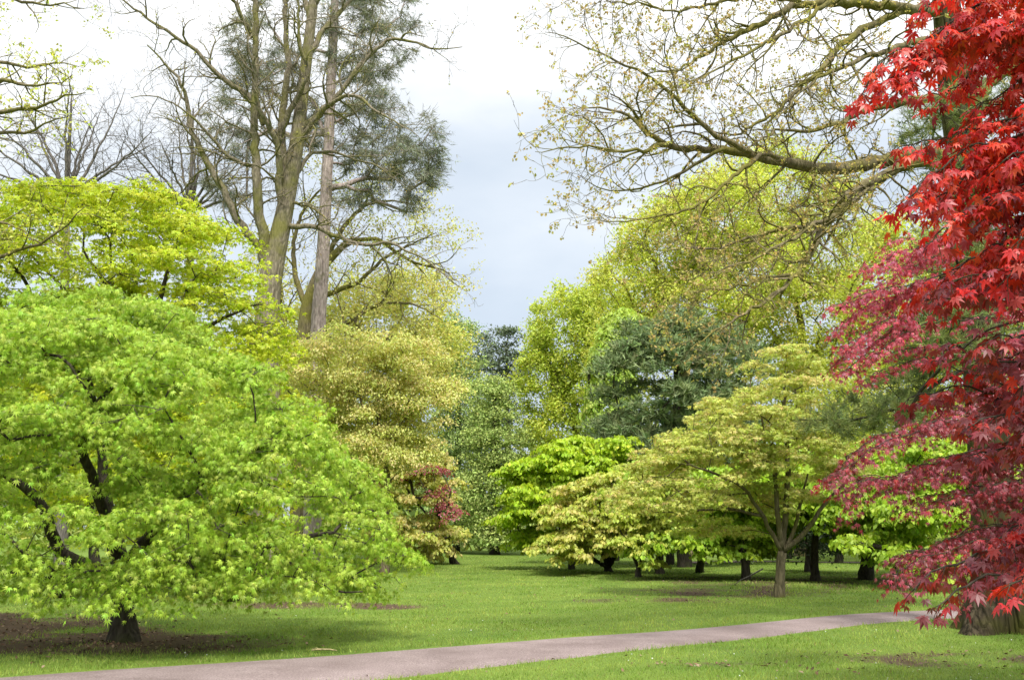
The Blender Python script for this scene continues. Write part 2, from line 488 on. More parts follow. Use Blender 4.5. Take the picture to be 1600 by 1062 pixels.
def leafy_tree(name, label, category, base, lobes, npads, style, seed, tints, leaf=None, bark=None, group=None,
               stems=(), R0=0.15, rtip=0.006, holes=(), zmin=0.6, shell=0.72, material=None, back=0.45, below=0.35,
               plate=None, pick=0, flare=0.35, twigs=True, kpath=0.22, trunk_top=0.55, foot=None, extra_pads=None):
    rng = np.random.default_rng(seed)
    lobes = [lobe(*l) for l in lobes]; holes = [lobe(*l) for l in holes]
    pads, nrm = sample_pads(rng, lobes, npads, shell, zmin, back, below, holes)
    if extra_pads is not None:
        pads = np.concatenate([pads, extra_pads]); nrm = np.concatenate([nrm, np.tile(UP, (len(extra_pads), 1))])
    root = empty(name, tuple(base), label=label, category=category, group=group)
    # wood
    sk = Skeleton(rng)
    if stems:
        first = True
        for P, R in stems:
            par = None if first else sk.nearest(P[0])
            sk.stem(P, R, 0.25, par, 0.012); first = False
    else:
        top = np.mean([c for c, _ in lobes], axis=0); zt = pads[:, 2].max()
        tp = np.array([0.5 * base[0] + 0.5 * top[0], 0.5 * base[1] + 0.5 * top[1], base[2] + trunk_top * (zt - base[2])])
        mid = 0.5 * (base + tp) + rng.normal(0, 0.12, 3) * [1, 1, 0]
        sk.stem([base, mid, tp], [R0, R0 * 0.8, R0 * 0.45], 0.3)
    sink = 0.04 if plate is None else 0.06 + 0.20 * plate[3] * plate[0]
    sk.grow(pads - UP * sink, step=.3 if base[1] < 20 else (.45 if base[1] < 30 else .8), kpath=kpath, minz=base[2] + min(1.0, 0.25 * (pads[:, 2].max() - base[2])))
    tb = Tubes(); sk.finish(tb, R0, rtip, 0.62)
    st_ = style[0]
    wood_at = pads
    if plate is not None:
        centre = np.mean([c for c, _ in lobes], axis=0) if stems == () else np.array([base[0], base[1], 0])
        pads, nrm, own = plates(rng, pads, nrm, centre, *plate)
        for c2, r2 in holes:
            hk = np.linalg.norm((pads - c2) / r2, axis=1) > .92
            pads, nrm, own = pads[hk], nrm[hk], own[hk]
        hk = pads[:, 2] > zmin - .28
        pads, nrm, own = pads[hk], nrm[hk], own[hk]
        near = rng.random(len(pads)) < (.22 if base[1] < 20 else .2)
        for i in np.nonzero(near)[0]:
            a0, b0 = wood_at[own[i]] - UP * sink, pads[i] - UP * .05
            tb.add([a0, 0.5 * (a0 + b0), b0], [rtip * 1.1, rtip * .8, rtip * .5], 3)
    if st_ == 'pad':
        _, kind, k, rad, thick, droop, size, upw = style
        pos, axis, nn, sc, tint, kk, rdir, R = fill_pads(rng, pads, nrm, k, rad, thick, droop, size, tints, upw)
        if twigs:
            sel = rng.random(len(pos)) < (0.02 if plate is not None else 0.03) * (base[1] < 30)
            for i in np.nonzero(sel)[0]:
                a, b = pads[kk[i]] - UP * 0.04, pos[i]
                tb.add([a, 0.5 * (a + b) + UP * 0.03, b], [rtip * .9, rtip * .7, rtip * .4], 3)
    elif st_ == 'cloud':
        _, kind, k, rad, size, flat = style
        pos, axis, nn, sc, tint = fill_cloud(rng, pads, nrm, k, rad, size, tints, flat)
    elif st_ == 'needle':
        _, kind, tufts, per, rad, size, flat, up = style
        pos, axis, nn, sc, tint = fill_needles(rng, pads, nrm, tufts, per, rad, size, tints, flat, up)
    me = tb.mesh('trunk')
    if flare: flare_base(me, base, R0, R0 * 3.5, flare, 5, seed)
    shift(me, base)
    link('trunk', me, bark or M_BARK_DARK, root)
    ok = pos[:, 2] > 0.12
    pos, axis, nn, sc, tint = pos[ok], axis[ok], nn[ok], sc[ok], tint[ok]
    mat = material or (M_NEEDLE if st_ == 'needle' else M_LEAF)
    finish_crown(root, base, kind, pos, axis, nn, sc, tint, mat, pick)
    return root
def finish_crown(root, base, kind, pos, axis, nn, sc, tint, mat, pick):
    single = np.zeros(len(pos), bool)
    if pick:                                            # the leaves that show largest are parts of their own
        px, py, f = project(pos)
        inside = (px > 10) & (px < 1590) & (py > 10) & (py < 1050)
        score = np.where(inside, sc / f, 0)
        # one leaf per small cell, so that the chosen ones lie on the outside towards the viewer
        cell = (px // 14).astype(int) * 4096 + (py // 14).astype(int)
        order = np.lexsort((f, cell)); firsts = order[np.concatenate([[True], np.diff(cell[order]) != 0])]
        best = firsts[np.argsort(-score[firsts])][:pick]
        single[best] = True
    rest = ~single
    me = leaves_mesh('crown', kind, pos[rest] - base, axis[rest], nn[rest], sc[rest], tint[rest])
    cr = link('crown', me, mat, root)
    if pick:
        cr['kind'] = 'stuff'
        V0, Q0 = LEAF[kind]
        T = tint[single]; T5 = T[np.linspace(0, len(T) - 1, 8).astype(int)]
        shared = [make_mesh('leaf', V0, [Q0], np.tile(c, (len(V0), 1))) for c in T5]
        from mathutils import Matrix
        for i in np.nonzero(single)[0]:
            Y = axis[i] / np.linalg.norm(axis[i]); Z = nn[i] - nn[i].dot(Y) * Y; Z /= np.linalg.norm(Z); X = np.cross(Y, Z)
            q = int(np.argmin(np.abs(T5 - tint[i]).sum(1)))
            o = link('leaf', shared[q], mat, cr)
            p = pos[i] - base; s = sc[i]
            o.matrix_local = Matrix(((X[0] * s, Y[0] * s, Z[0] * s, p[0]), (X[1] * s, Y[1] * s, Z[1] * s, p[1]), (X[2] * s, Y[2] * s, Z[2] * s, p[2]), (0, 0, 0, 1)))
    return cr

# bare or thinly leaved trees: drawn limbs that branch and branch again
def rot_about(v, ax, a):
    return v * math.cos(a) + np.cross(ax, v) * math.sin(a) + ax * ax.dot(v) * (1 - math.cos(a))
def sprout(rng, tb, tips, P, R, level, maxlevel, spec):
    L = np.concatenate([[0], np.cumsum(np.linalg.norm(np.diff(P, axis=0), axis=1))])
    tot = L[-1]; sp = spec['space'][level]; s = sp * (0.4 + 0.6 * rng.random()) + spec.get('first', 0.12) * tot
    side = rng.random() * 6.28
    while s < tot * 0.995:
        i = min(len(P) - 2, int(np.searchsorted(L, s)) - 1); i = max(i, 0)
        u = (s - L[i]) / max(1e-6, L[i + 1] - L[i])
        p = P[i] + (P[i + 1] - P[i]) * u; r = R[i] + (R[i + 1] - R[i]) * u
        t = P[i + 1] - P[i]; t = t / max(1e-9, np.linalg.norm(t))
        ax = np.cross(t, [0.2, 0.35, 0.9]); ax /= max(1e-9, np.linalg.norm(ax)); side += 2.4 + rng.normal(0, 0.5)
        ax = rot_about(ax, t, side)
        dirn = rot_about(t, ax, math.radians(rng.uniform(28, 68)))
        ln = spec['len'][level] * (0.55 + 0.8 * rng.random()) * (1 - 0.35 * s / tot)
        n = spec['pts'][level]
        q = [p]; d = dirn; kink = rng.normal(0, 1, 3)
        for j in range(n - 1):
            kink = 0.55 * kink + rng.normal(0, 0.8, 3)
            d = d + spec['wig'] * kink + UP * spec['up'] + np.array([0, spec.get('yflat', 0) * -d[1], 0])
            d = d / np.linalg.norm(d)
            q.append(q[-1] + d * ln / (n - 1))
        q = np.array(q); r0 = min(r * 0.72, spec['rmax'][level]); r0 = max(r0, spec['rmin'])
        rr = np.linspace(r0, max(spec['rmin'] * 0.6, r0 * 0.28), n)
        tb.add(q, rr, 5 if r0 > 0.03 else 3)
        if level + 1 < maxlevel:
            sprout(rng, tb, tips, q, rr, level + 1, maxlevel, spec)
        else:
            tips.append(q[-1]); tips.append(q[len(q) // 2]); tips.append(0.5 * (q[-1] + q[-2]))
        s += sp * (0.6 + 0.8 * rng.random())
def drawn(P, r0px, r1px, d0, d1=None):
    """polyline drawn in the picture, running from distance d0 to d1"""
    d1 = d0 if d1 is None else d1
    n = len(P); ds = np.linspace(d0, d1, n)
    Q = np.array([at(x, y, d) for (x, y), d in zip(P, ds)])
    R = np.linspace(r0px, r1px * .45, n) * np.array([depth(q) for q in Q]) / F
    return Q, R
def limb_tree(name, label, category, base, trunk, limbs, spec, seed, bark, levels, leaf=None, group=None, flare=0.5, limb_step=0.3, wob=0.04):
    rng = np.random.default_rng(seed)
    root = empty(name, tuple(base), label=label, category=category, group=group)
    tb = Tubes(); P, R = resample(trunk[0], trunk[1], limb_step * 1.3); tb.add(P, R, 24)
    tips = []
    if spec.get('trunk_sprout'):
        sprout(rng, tb, tips, P[len(P) // 2:], R[len(P) // 2:] * 0.4, 1, levels, spec)
    me = tb.mesh('trunk'); rb = R[0]
    if flare: flare_base(me, base, rb, rb * 3.0, flare, 4, seed)
    shift(me, base); tro = link('trunk', me, bark, root)
    for Pl, Rl in limbs:
        t2 = Tubes(); P, R = resample(Pl, Rl, limb_step)
        P[1:] += np.cumsum(rng.normal(0, wob, (len(P) - 1, 3)), axis=0) * 0.35 + rng.normal(0, wob * 0.6, (len(P) - 1, 3))
        t2.add(P, R, 9 if R[0] > 0.06 else 6)
        sprout(rng, t2, tips, P, R, 0, levels, spec)
        me = t2.mesh('limb'); shift(me, base); link('limb', me, bark, root)
    if leaf:
        tips = np.array(tips); tips = tips[rng.random(len(tips)) < leaf['share']]
        T = np.repeat(tips, leaf['k'], axis=0); n = len(T)
        pos = T + rng.normal(0, leaf['spread'], (n, 3))
        axis = norm(rng.normal(0, 1, (n, 3)) - UP * 0.4); nn = norm(rng.normal(0, 0.9, (n, 3)) + np.array([0, -.6, .5]))
        tint = jitter_tint(rng, np.repeat(pick_tints(rng, leaf['tints'], len(tips)), leaf['k'], axis=0), 0.2)
        me = leaves_mesh('crown', leaf.get('kind', 'simple'), pos - base, axis, nn, leaf['size'] * (0.6 + 0.8 * rng.random(n)), tint)
        link('crown', me, M_LEAF, root)
    return root
# ------------------------------------------------------------------ the ground
UP_EDGE = [(0, 1058), (200, 1042), (400, 1027), (600, 1014), (800, 1002), (950, 988), (1100, 975), (1300, 962), (1510, 950)]
LO_EDGE = [(590, 1062), (700, 1051), (800, 1040), (900, 1030), (1000, 1018), (1100, 1004), (1200, 991), (1350, 976), (1500, 968)]
def edge_world(E, s0, s1):
    Q = np.array([at(x, y, ground_d(y)) for x, y in E])
    a = Q[0] + np.array([-14, -14 * s0, 0]); b = Q[-1] + np.array([26, 26 * s1, 0])
    return np.concatenate([[a], Q, [b]])
EU, EL = edge_world(UP_EDGE, 0.62, 0.42), edge_world(LO_EDGE, 0.66, 0.40)
def smooth_interp(E):
    xs = np.linspace(E[0, 0], E[-1, 0], 900); ys = np.interp(xs, E[:, 0], E[:, 1])
    for _ in range(60):
        ys[1:-1] = 0.25 * ys[:-2] + 0.5 * ys[1:-1] + 0.25 * ys[2:]
    return xs, ys
XU, YU = smooth_interp(EU); XL, YL = smooth_interp(EL)
def y_up(x): return np.interp(x, XU, YU)
def y_lo(x): return np.interp(x, XL, YL)
def vnoise(x, y, s, seed=0):
    r = np.random.default_rng(seed); out = 0
    for i in range(6):
        a = r.random() * 6.28; f = (0.6 + 0.9 * r.random()) / s; p = r.random() * 6.28
        out = out + np.sin((x * math.cos(a) + y * math.sin(a)) * f * 6.28 + p)
    return out / 6 * 1.6
def soil_mask(x, y):
    """bare earth and fallen leaves under the maples, 0..1"""
    e = lambda cx, cy, rx, ry: np.clip(1.35 - ((x - cx) / rx) ** 2 - ((y - cy) / ry) ** 2, 0, 1)
    m = np.maximum.reduce([0.9 * e(-7.0, 14.3, 4.0, 1.7), e(-10.5, 15.5, 4.8, 3.6), 0.75 * e(-4.0, 20.8, 2.8, 1.1), 0.55 * e(5.5, 25.5, 3.2, 2.2), 0.45 * e(3.5, 22.5, 2.5, 1.0),
                           0.5 * e(5.6, 12.6, 1.7, 0.9), 0.6 * e(3.6, 11.3, 0.5, 0.3), 0.4 * e(6.2, 11.0, 0.7, 0.4), 0.4 * e(2.3, 11.9, 1.2, .35), 0.5 * e(9, 30, 6, 5)])
    return np.clip(m * (0.95 + 0.55 * vnoise(x, y, 1.6, 3) + 0.35 * vnoise(x, y, 0.55, 4)), 0, 1)

def lawn_material():
    m = bpy.data.materials.new('lawn'); m.use_nodes = True
    t = m.node_tree; p = t.nodes['Principled BSDF']
    p.inputs['Roughness'].default_value = 0.9; p.inputs['Specular IOR Level'].default_value = 0.15
    tc = N(t, 'ShaderNodeTexCoord')
    n1 = N(t, 'ShaderNodeTexNoise'); n1.inputs['Scale'].default_value = 0.55; n1.inputs['Detail'].default_value = 6; n1.inputs['Roughness'].default_value = .65
    n2 = N(t, 'ShaderNodeTexNoise'); n2.inputs['Scale'].default_value = 38; n2.inputs['Detail'].default_value = 4
    for n in (n1, n2): t.links.new(tc.outputs['Object'], n.inputs['Vector'])
    r = N(t, 'ShaderNodeValToRGB'); r.color_ramp.elements[0].position = .3; r.color_ramp.elements[1].position = .7
    r.color_ramp.elements[0].color = (0.10, 0.175, 0.03, 1); r.color_ramp.elements[1].color = (0.18, 0.26, 0.045, 1)
    t.links.new(n1.outputs['Fac'], r.inputs[0])
    r2 = N(t, 'ShaderNodeValToRGB'); r2.color_ramp.elements[0].position = .3; r2.color_ramp.elements[1].position = .75
    r2.color_ramp.elements[0].color = (.55, .55, .5, 1); r2.color_ramp.elements[1].color = (1.15, 1.12, 1.0, 1)
    t.links.new(n2.outputs['Fac'], r2.inputs[0])
    mu = N(t, 'ShaderNodeMix', data_type='RGBA', blend_type='MULTIPLY'); mu.inputs['Factor'].default_value = 1
    t.links.new(r.outputs[0], mu.inputs['A']); t.links.new(r2.outputs[0], mu.inputs['B'])
    so = N(t, 'ShaderNodeValToRGB'); so.color_ramp.elements[0].color = (0.035, 0.024, 0.015, 1); so.color_ramp.elements[1].color = (0.13, 0.085, 0.055, 1)
    n3 = N(t, 'ShaderNodeTexNoise'); n3.inputs['Scale'].default_value = 16; n3.inputs['Detail'].default_value = 6
    t.links.new(tc.outputs['Object'], n3.inputs['Vector']); t.links.new(n3.outputs['Fac'], so.inputs[0])
    a = N(t, 'ShaderNodeAttribute', attribute_name='soil')
    ad = N(t, 'ShaderNodeMath', operation='MULTIPLY_ADD'); ad.inputs[1].default_value = 1.0
    sb = N(t, 'ShaderNodeMath', operation='SUBTRACT'); sb.inputs[1].default_value = .5
    t.links.new(n3.outputs['Fac'], sb.inputs[0])
    t.links.new(a.outputs['Fac'], ad.inputs[0]); t.links.new(sb.outputs[0], ad.inputs[2])
    mr = N(t, 'ShaderNodeMapRange'); mr.inputs['From Min'].default_value = .28; mr.inputs['From Max'].default_value = .62
    t.links.new(ad.outputs[0], mr.inputs['Value'])
    mx = N(t, 'ShaderNodeMix', data_type='RGBA'); t.links.new(mr.outputs[0], mx.inputs['Factor'])
    t.links.new(mu.outputs['Result'], mx.inputs['A']); t.links.new(so.outputs[0], mx.inputs['B'])
    t.links.new(mx.outputs['Result'], p.inputs['Base Color'])
    b = N(t, 'ShaderNodeBump'); b.inputs['Strength'].default_value = .8; b.inputs['Distance'].default_value = .03
    t.links.new(n2.outputs['Fac'], b.inputs['Height']); t.links.new(b.outputs[0], p.inputs['Normal'])
    return m
def path_material():
    m = bpy.data.materials.new('path_gravel'); m.use_nodes = True
    t = m.node_tree; p = t.nodes['Principled BSDF']; p.inputs['Roughness'].default_value = .95; p.inputs['Specular IOR Level'].default_value = .15
    tc = N(t, 'ShaderNodeTexCoord')
    n1 = N(t, 'ShaderNodeTexNoise'); n1.inputs['Scale'].default_value = 0.9; n1.inputs['Detail'].default_value = 7; n1.inputs['Roughness'].default_value = .6
    n2 = N(t, 'ShaderNodeTexNoise'); n2.inputs['Scale'].default_value = 55; n2.inputs['Detail'].default_value = 3
    v = N(t, 'ShaderNodeTexVoronoi'); v.inputs['Scale'].default_value = 70
    for n in (n1, n2, v): t.links.new(tc.outputs['Object'], n.inputs['Vector'])
    r = N(t, 'ShaderNodeValToRGB'); r.color_ramp.elements[0].position = .3; r.color_ramp.elements[1].position = .7
    r.color_ramp.elements[0].color = (0.165, 0.128, 0.123, 1); r.color_ramp.elements[1].color = (0.285, 0.232, 0.228, 1)
    t.links.new(n1.outputs['Fac'], r.inputs[0])
    r2 = N(t, 'ShaderNodeValToRGB'); r2.color_ramp.elements[0].position = .25; r2.color_ramp.elements[1].position = .8
    r2.color_ramp.elements[0].color = (.5, .48, .46, 1); r2.color_ramp.elements[1].color = (1.4, 1.4, 1.4, 1)
    t.links.new(n2.outputs['Fac'], r2.inputs[0])
    mu = N(t, 'ShaderNodeMix', data_type='RGBA', blend_type='MULTIPLY'); mu.inputs['Factor'].default_value = 1
    t.links.new(r.outputs[0], mu.inputs['A']); t.links.new(r2.outputs[0], mu.inputs['B']); t.links.new(mu.outputs['Result'], p.inputs['Base Color'])
    b = N(t, 'ShaderNodeBump'); b.inputs['Strength'].default_value = .5; b.inputs['Distance'].default_value = .012
    t.links.new(v.outputs['Distance'], b.inputs['Height']); t.links.new(b.outputs[0], p.inputs['Normal'])
    return m
M_LAWN, M_PATH = lawn_material(), path_material()
def axis_steps(lo, hi, step, far):
    a = np.arange(lo, hi + step / 2, step)
    g = far * np.geomspace(0.02, 1, 12)
    return np.concatenate([(lo - g)[::-1], a, hi + g])
gx, gy = axis_steps(-24, 24, 0.45, 1500), axis_steps(6, 46, 0.4, 1500)
X, Y = np.meshgrid(gx, gy); flat = (np.abs(X) < 60) & (Y > -20) & (Y < 110)
Z = np.where(flat, gz(X, Y), gz(X, Y) * 0.5)
idx = np.arange(X.size).reshape(X.shape)
Q = np.stack([idx[:-1, :-1], idx[:-1, 1:], idx[1:, 1:], idx[1:, :-1]], -1).reshape(-1, 4)
me = make_mesh('ground', np.stack([X, Y, Z], -1).reshape(-1, 3), [Q], smooth=True)
a = me.attributes.new('soil', 'FLOAT', 'POINT'); a.data.foreach_set('value', soil_mask(X, Y).ravel().astype(np.float32))
link('ground', me, M_LAWN, kind='structure', label='mown green lawn with bare leafy patches under the maples')
# the footpath
ts = np.linspace(-15, 27, 420); W = 9
rows = []
for k in range(W):
    f = k / (W - 1)
    wig = 0.05 * vnoise(ts, ts * 0, 0.7, 11) + 0.03 * vnoise(ts, ts * 0, 0.23, 12) if k == 0 else (0.05 * vnoise(ts, ts * 0, 0.6, 13) + 0.03 * vnoise(ts, ts * 0, 0.2, 14) if k == W - 1 else 0)
    y = y_lo(ts) * (1 - f) + y_up(ts) * f + wig
    z = gz(ts, y) + 0.012 + 0.03 * (1 - (2 * f - 1) ** 2) - (0.03 if k in (0, W - 1) else 0)
    rows.append(np.stack([ts, y, z], -1))
V = np.stack(rows); idx = np.arange(V.shape[0] * V.shape[1]).reshape(V.shape[:2])
Q = np.stack([idx[:-1, :-1], idx[:-1, 1:], idx[1:, 1:], idx[1:, :-1]], -1).reshape(-1, 4)
link('path', make_mesh('path', V.reshape(-1, 3), [Q], smooth=True), M_PATH, kind='structure', label='pinkish grey gravel path curving across the lawn')
# a second walk far behind the maples
ts = np.linspace(8, 40, 60); V = np.stack([np.stack([ts, 46 + 0.05 * ts + f, gz(ts, 46 + 0.05 * ts + f) + 0.03], -1) for f in (-.9, -.3, .3, .9)])
idx = np.arange(V.shape[0] * V.shape[1]).reshape(V.shape[:2])
Q = np.stack([idx[:-1, :-1], idx[:-1, 1:], idx[1:, 1:], idx[1:, :-1]], -1).reshape(-1, 4)
link('far_path', make_mesh('far_path', V.reshape(-1, 3), [Q], smooth=True), M_PATH, kind='structure', label='far strip of gravel path behind the maples')

# grass blades
M_GRASS = leaf_material('grass_blade', 0.45, 0.6, 0.2, (1.1, 1.1, 0.7))
def on_path(x, y, m=0.0):
    return (y > y_lo(x) + m) & (y < y_up(x) - m)
rng = np.random.default_rng(21)
n = 270000
d = np.exp(rng.uniform(math.log(8.2), math.log(58), n)); x = rng.uniform(-0.62, 0.62, n) * d
sm = soil_mask(x, d)
keep = ~on_path(x, d, 0.05 + 0.10 * vnoise(x, d, .9, 17) + 0.05 * rng.normal(size=n)) & (rng.random(n) > sm * 1.05)
x, d, sm = x[keep], d[keep], sm[keep]; n = len(x)
tall = np.clip(0.5 + 0.9 * vnoise(x, d, 2.2, 5), 0, 1.3)
strip = np.exp(-((d - 27) / 2.2) ** 2) * (x > 6) + np.clip(1 - np.minimum(np.abs(d - y_lo(x)), np.abs(d - y_up(x))) / 0.12, 0, 1) * 0.5
h = (0.028 + 0.022 * tall + 0.05 * strip) * (0.6 + 0.8 * rng.random(n)); wd = 0.0042 * np.clip(d / 11, 0.8, 4) * (0.7 + 0.6 * rng.random(n))
a = rng.random(n) * 6.28
base = np.stack([x, d, gz(x, d) - 0.004], -1)
side = np.stack([np.cos(a), np.sin(a), a * 0], -1) * wd[:, None]
lean = np.stack([rng.normal(0, .45, n), rng.normal(0, .45, n), np.ones(n)], -1) * h[:, None]
V = np.stack([base - side, base + side, base + lean], 1).reshape(-1, 3)
patch = np.clip(0.5 + 0.7 * vnoise(x, d, 3.1, 8) + 0.45 * vnoise(x, d, 0.8, 9), 0, 1)[:, None]
gt = np.array([[0.175, 0.28, 0.042]]) * (1 - patch) + np.array([[0.34, 0.42, 0.10]]) * patch
gt = jitter_tint(rng, gt, 0.2, 0.06); dry = rng.random(n) < 0.03; gt[dry] = [0.33, 0.28, 0.13]
me = make_mesh('grass', V, [np.arange(3 * n).reshape(-1, 3)], np.repeat(gt, 3, axis=0))
link('grass', me, M_GRASS, kind='stuff', label='short green grass of the lawn either side of the path')

# fallen leaves
M_LITTER = leaf_material('dead_leaf', 0.1, 0.8, 0.1, (1, .9, .7))
n = 60000; d = np.exp(rng.uniform(math.log(9), math.log(40), n)); x = rng.uniform(-0.62, 0.62, n) * d
sm = soil_mask(x, d); keep = (rng.random(n) < np.where(on_path(x, d, .05), .02, sm * 0.42 + 0.007))
x, d = x[keep], d[keep]; n = len(x)
pos = np.stack([x, d, gz(x, d) + 0.012 + 0.02 * rng.random(n)], -1)
nn = norm(np.stack([rng.normal(0, .35, n), rng.normal(0, .35, n), np.ones(n)], -1))
ax = norm(np.stack([rng.normal(size=n), rng.normal(size=n), rng.normal(0, .3, n)], -1))
lt = pick_tints(rng, [(0.10, 0.055, 0.035), (0.22, 0.13, 0.085), (0.055, 0.035, 0.025), (0.30, 0.22, 0.15)], n)
link('leaf_litter', leaves_mesh('leaf_litter', 'simple', pos, ax, nn, np.where(on_path(x, d, .05), .026, .055) * (0.6 + 0.8 * rng.random(n)), lt), M_LITTER, kind='stuff',
     label='brown fallen leaves lying under the maples and beside the path')

# small white daisies
n = 900; d = np.exp(rng.uniform(math.log(9.5), math.log(42), n)); x = rng.uniform(-0.6, 0.6, n) * d
keep = ~on_path(x, d, -0.1) & (soil_mask(x, d) < .2) & (vnoise(x, d, 4.0, 31) > -.1); x, d = x[keep], d[keep]; n = len(x)
pos = np.stack([x, d, gz(x, d) + .045 + .015 * rng.random(n)], -1)
link('daisies', leaves_mesh('daisies', 'palm7', pos, norm(np.stack([rng.normal(size=n), rng.normal(size=n), np.zeros(n)], -1)), norm(np.stack([rng.normal(0, .3, n), rng.normal(-.3, .3, n), np.ones(n)], -1)), .014 * (0.7 + .6 * rng.random(n)), np.full((n, 3), .72)),
     leaf_material('daisy_petal', .2, .6, .2, (1, 1, 1)), kind='stuff', label='tiny white daisies scattered over the lawn')
# ------------------------------------------------------------------ trees
GREEN = [(0.36, 0.51, 0.05), (0.42, 0.57, 0.075), (0.28, 0.44, 0.035), (0.46, 0.59, 0.10)]
D1 = 14.5
b = base_point(192, D1)
def S(*pts): return np.array([np.asarray(p, float) for p in pts])
stems = [(S(b, b + [-.06, .05, .6], b + [-.15, .1, 1.15], b + [-.5, .2, 2.0], b + [-.7, .3, 3.0]), [.19, .15, .14, .10, .06]),
         (S(b + [-.12, .08, .95], b + [-1.0, -.1, 1.25], at(60, 770, 13.6), at(-60, 700, 13.4)), [.11, .09, .07, .04]),
         (S(b + [-.12, .08, 1.0], at(260, 800, 13.6), at(330, 730, 13.4), at(420, 690, 13.2)), [.10, .08, .06, .04]),
         (S(b + [-.12, .08, 1.05], at(150, 760, 13.4), at(120, 690, 13.0), at(155, 640, 12.7)), [.09, .07, .06, .04]),
         (S(b + [-.05, .08, .75], at(300, 885, 14.0), at(420, 850, 13.8), at(520, 830, 13.9)), [.08, .06, .045, .03]),
         (S(at(300, 885, 14.0), at(335, 935, 13.2), at(370, 942, 13.0), at(405, 928, 12.9)), [.04, .035, .028, .018]),
         (S(at(420, 850, 13.8), at(480, 900, 13.8), at(530, 932, 13.7), at(565, 925, 13.7)), [.03, .022, .016, .010]),
         (S(b + [-.05, 0, .7], at(130, 900, 13.6), at(105, 940, 13.2), at(60, 925, 13.0)), [.08, .07, .06, .02])]
leafy_tree('green_maple', 'large bright green domed japanese maple on a short dark trunk beside the path', 'tree', b,
           [(100, 760, 385, 320, D1, 3.5), (395, 790, 225, 140, D1, 2.6), (310, 655, 190, 130, D1 - .3, 2.6), (465, 722, 110, 85, D1 - .2, 1.6),
            (190, 825, 250, 80, 12.9, 1.5), (20, 625, 190, 150, 13.2, 2.2), (-170, 760, 260, 230, D1, 2.6), (568, 850, 78, 58, D1, 1.2), (150, 565, 150, 90, 13.4, 1.8), (480, 860, 90, 45, 13.6, 1.2), (440, 872, 150, 34, D1 - .4, 1.6), (200, 885, 190, 36, 13.4, 1.4), (592, 866, 62, 32, D1, 1.0), (20, 880, 120, 36, 13.6, 1.2)],
           470, ('pad', 'star5', 14, .17, .022, .45, .064, .6), 11, GREEN, stems=stems, R0=.19, rtip=.005, zmin=.92, flare=.8, pick=300, plate=(1.05, .9, 18, .6), shell=.66, back=.3, below=.5,
           holes=[(125, 722, 60, 34, 11.6, 1.1), (60, 765, 40, 22, 11.8, 1.0), (160, 575, 22, 12, 11.6, .9), (290, 765, 52, 15, 12.2, 1.2), (420, 700, 42, 12, 12.8, 1.0), (250, 640, 46, 13, 12.0, 1.0), (500, 815, 46, 13, 13.2, 1.0), (335, 862, 52, 13, 12.2, 1.2), (405, 790, 60, 14, 12.6, 1.2), (560, 770, 34, 12, 13.6, .9), (30, 660, 50, 16, 11.4, 1.0), (215, 815, 50, 14, 11.6, 1.0), (350, 600, 40, 12, 12.2, .9), (85, 850, 50, 14, 11.8, 1)])

YEL = [(0.46, 0.56, 0.022), (0.54, 0.62, 0.035), (0.39, 0.50, 0.02), (0.50, 0.55, 0.035)]
D2 = 23.0; b = base_point(215, D2)
stems = [(S(b, b + [.05, 0, 1.2], at(225, 560, D2)), [.20, .17, .12])] + [
    (S(at(225, 560, D2), at(x1, y1, D2 - .6), at(x2, y2, D2 - .8)), [.09, .06, .025]) for x1, y1, x2, y2 in
    ((215, 470, 205, 390), (250, 460, 275, 390), (185, 480, 130, 390), (290, 480, 340, 420), (150, 500, 50, 400), (300, 520, 390, 480))]
leafy_tree('yellow_green_maple', 'yellow green layered maple rising behind the large green maple', 'tree', b,
           [(110, 410, 190, 120, D2, 3.4), (285, 425, 120, 100, D2, 2.6), (355, 500, 85, 70, D2, 2.2), (-40, 400, 170, 120, D2, 3), (225, 345, 110, 50, D2, 2),
            (400, 545, 55, 50, D2, 1.5), (180, 520, 200, 70, D2, 3), (120, 650, 230, 90, D2, 3), (360, 640, 110, 80, D2, 2.2), (420, 700, 60, 70, D2, 1.6), (260, 760, 220, 70, D2, 2.6)],
           430, ('pad', 'star3', 13, .25, .03, .25, .088, .85), 12, YEL, stems=stems, R0=.2, rtip=.008, zmin=1.2, plate=(1.6, 1.3, 15, .25), shell=.7, back=.3,
           holes=[(240, 440, 60, 13, 20.8, 1.6), (310, 500, 60, 13, 21.2, 1.6), (150, 425, 60, 12, 20.2, 1.5), (90, 370, 60, 10, 20.2, 1.5), (340, 430, 40, 10, 21.4, 1.2), (210, 375, 45, 9, 21.2, 1.2), (400, 520, 36, 9, 22, 1.0), (30, 440, 60, 12, 20.2, 1.5)])

TAN = [(0.58, 0.58, 0.19), (0.64, 0.61, 0.23), (0.53, 0.60, 0.15), (0.63, 0.54, 0.23), (0.52, 0.60, 0.15)]
b = base_point(600, 36)
leafy_tree('tan_maple', 'pale gold and tan leaved maple behind the large green maple', 'tree', b,
           [(545, 555, 95, 48, 36, 2.4), (645, 570, 62, 52, 36, 2), (485, 590, 75, 70, 36, 2.2), (590, 620, 105, 60, 36, 2.6), (665, 640, 54, 50, 36, 1.8), (560, 700, 110, 75, 36, 2.6), (645, 705, 68, 55, 36, 2), (690, 600, 34, 30, 36, 1.2)],
           230, ('pad', 'simple', 22, .36, .09, .2, .105, .6), 13, TAN, plate=(1.5, 1.0, 12, .12), shell=.4, R0=.18, rtip=.009, bark=M_BARK_GOLD)
OLTAN = [(0.54, 0.57, 0.14), (0.60, 0.57, 0.19), (0.48, 0.55, 0.11), (0.60, 0.52, 0.21)]
b = base_point(713, 45)
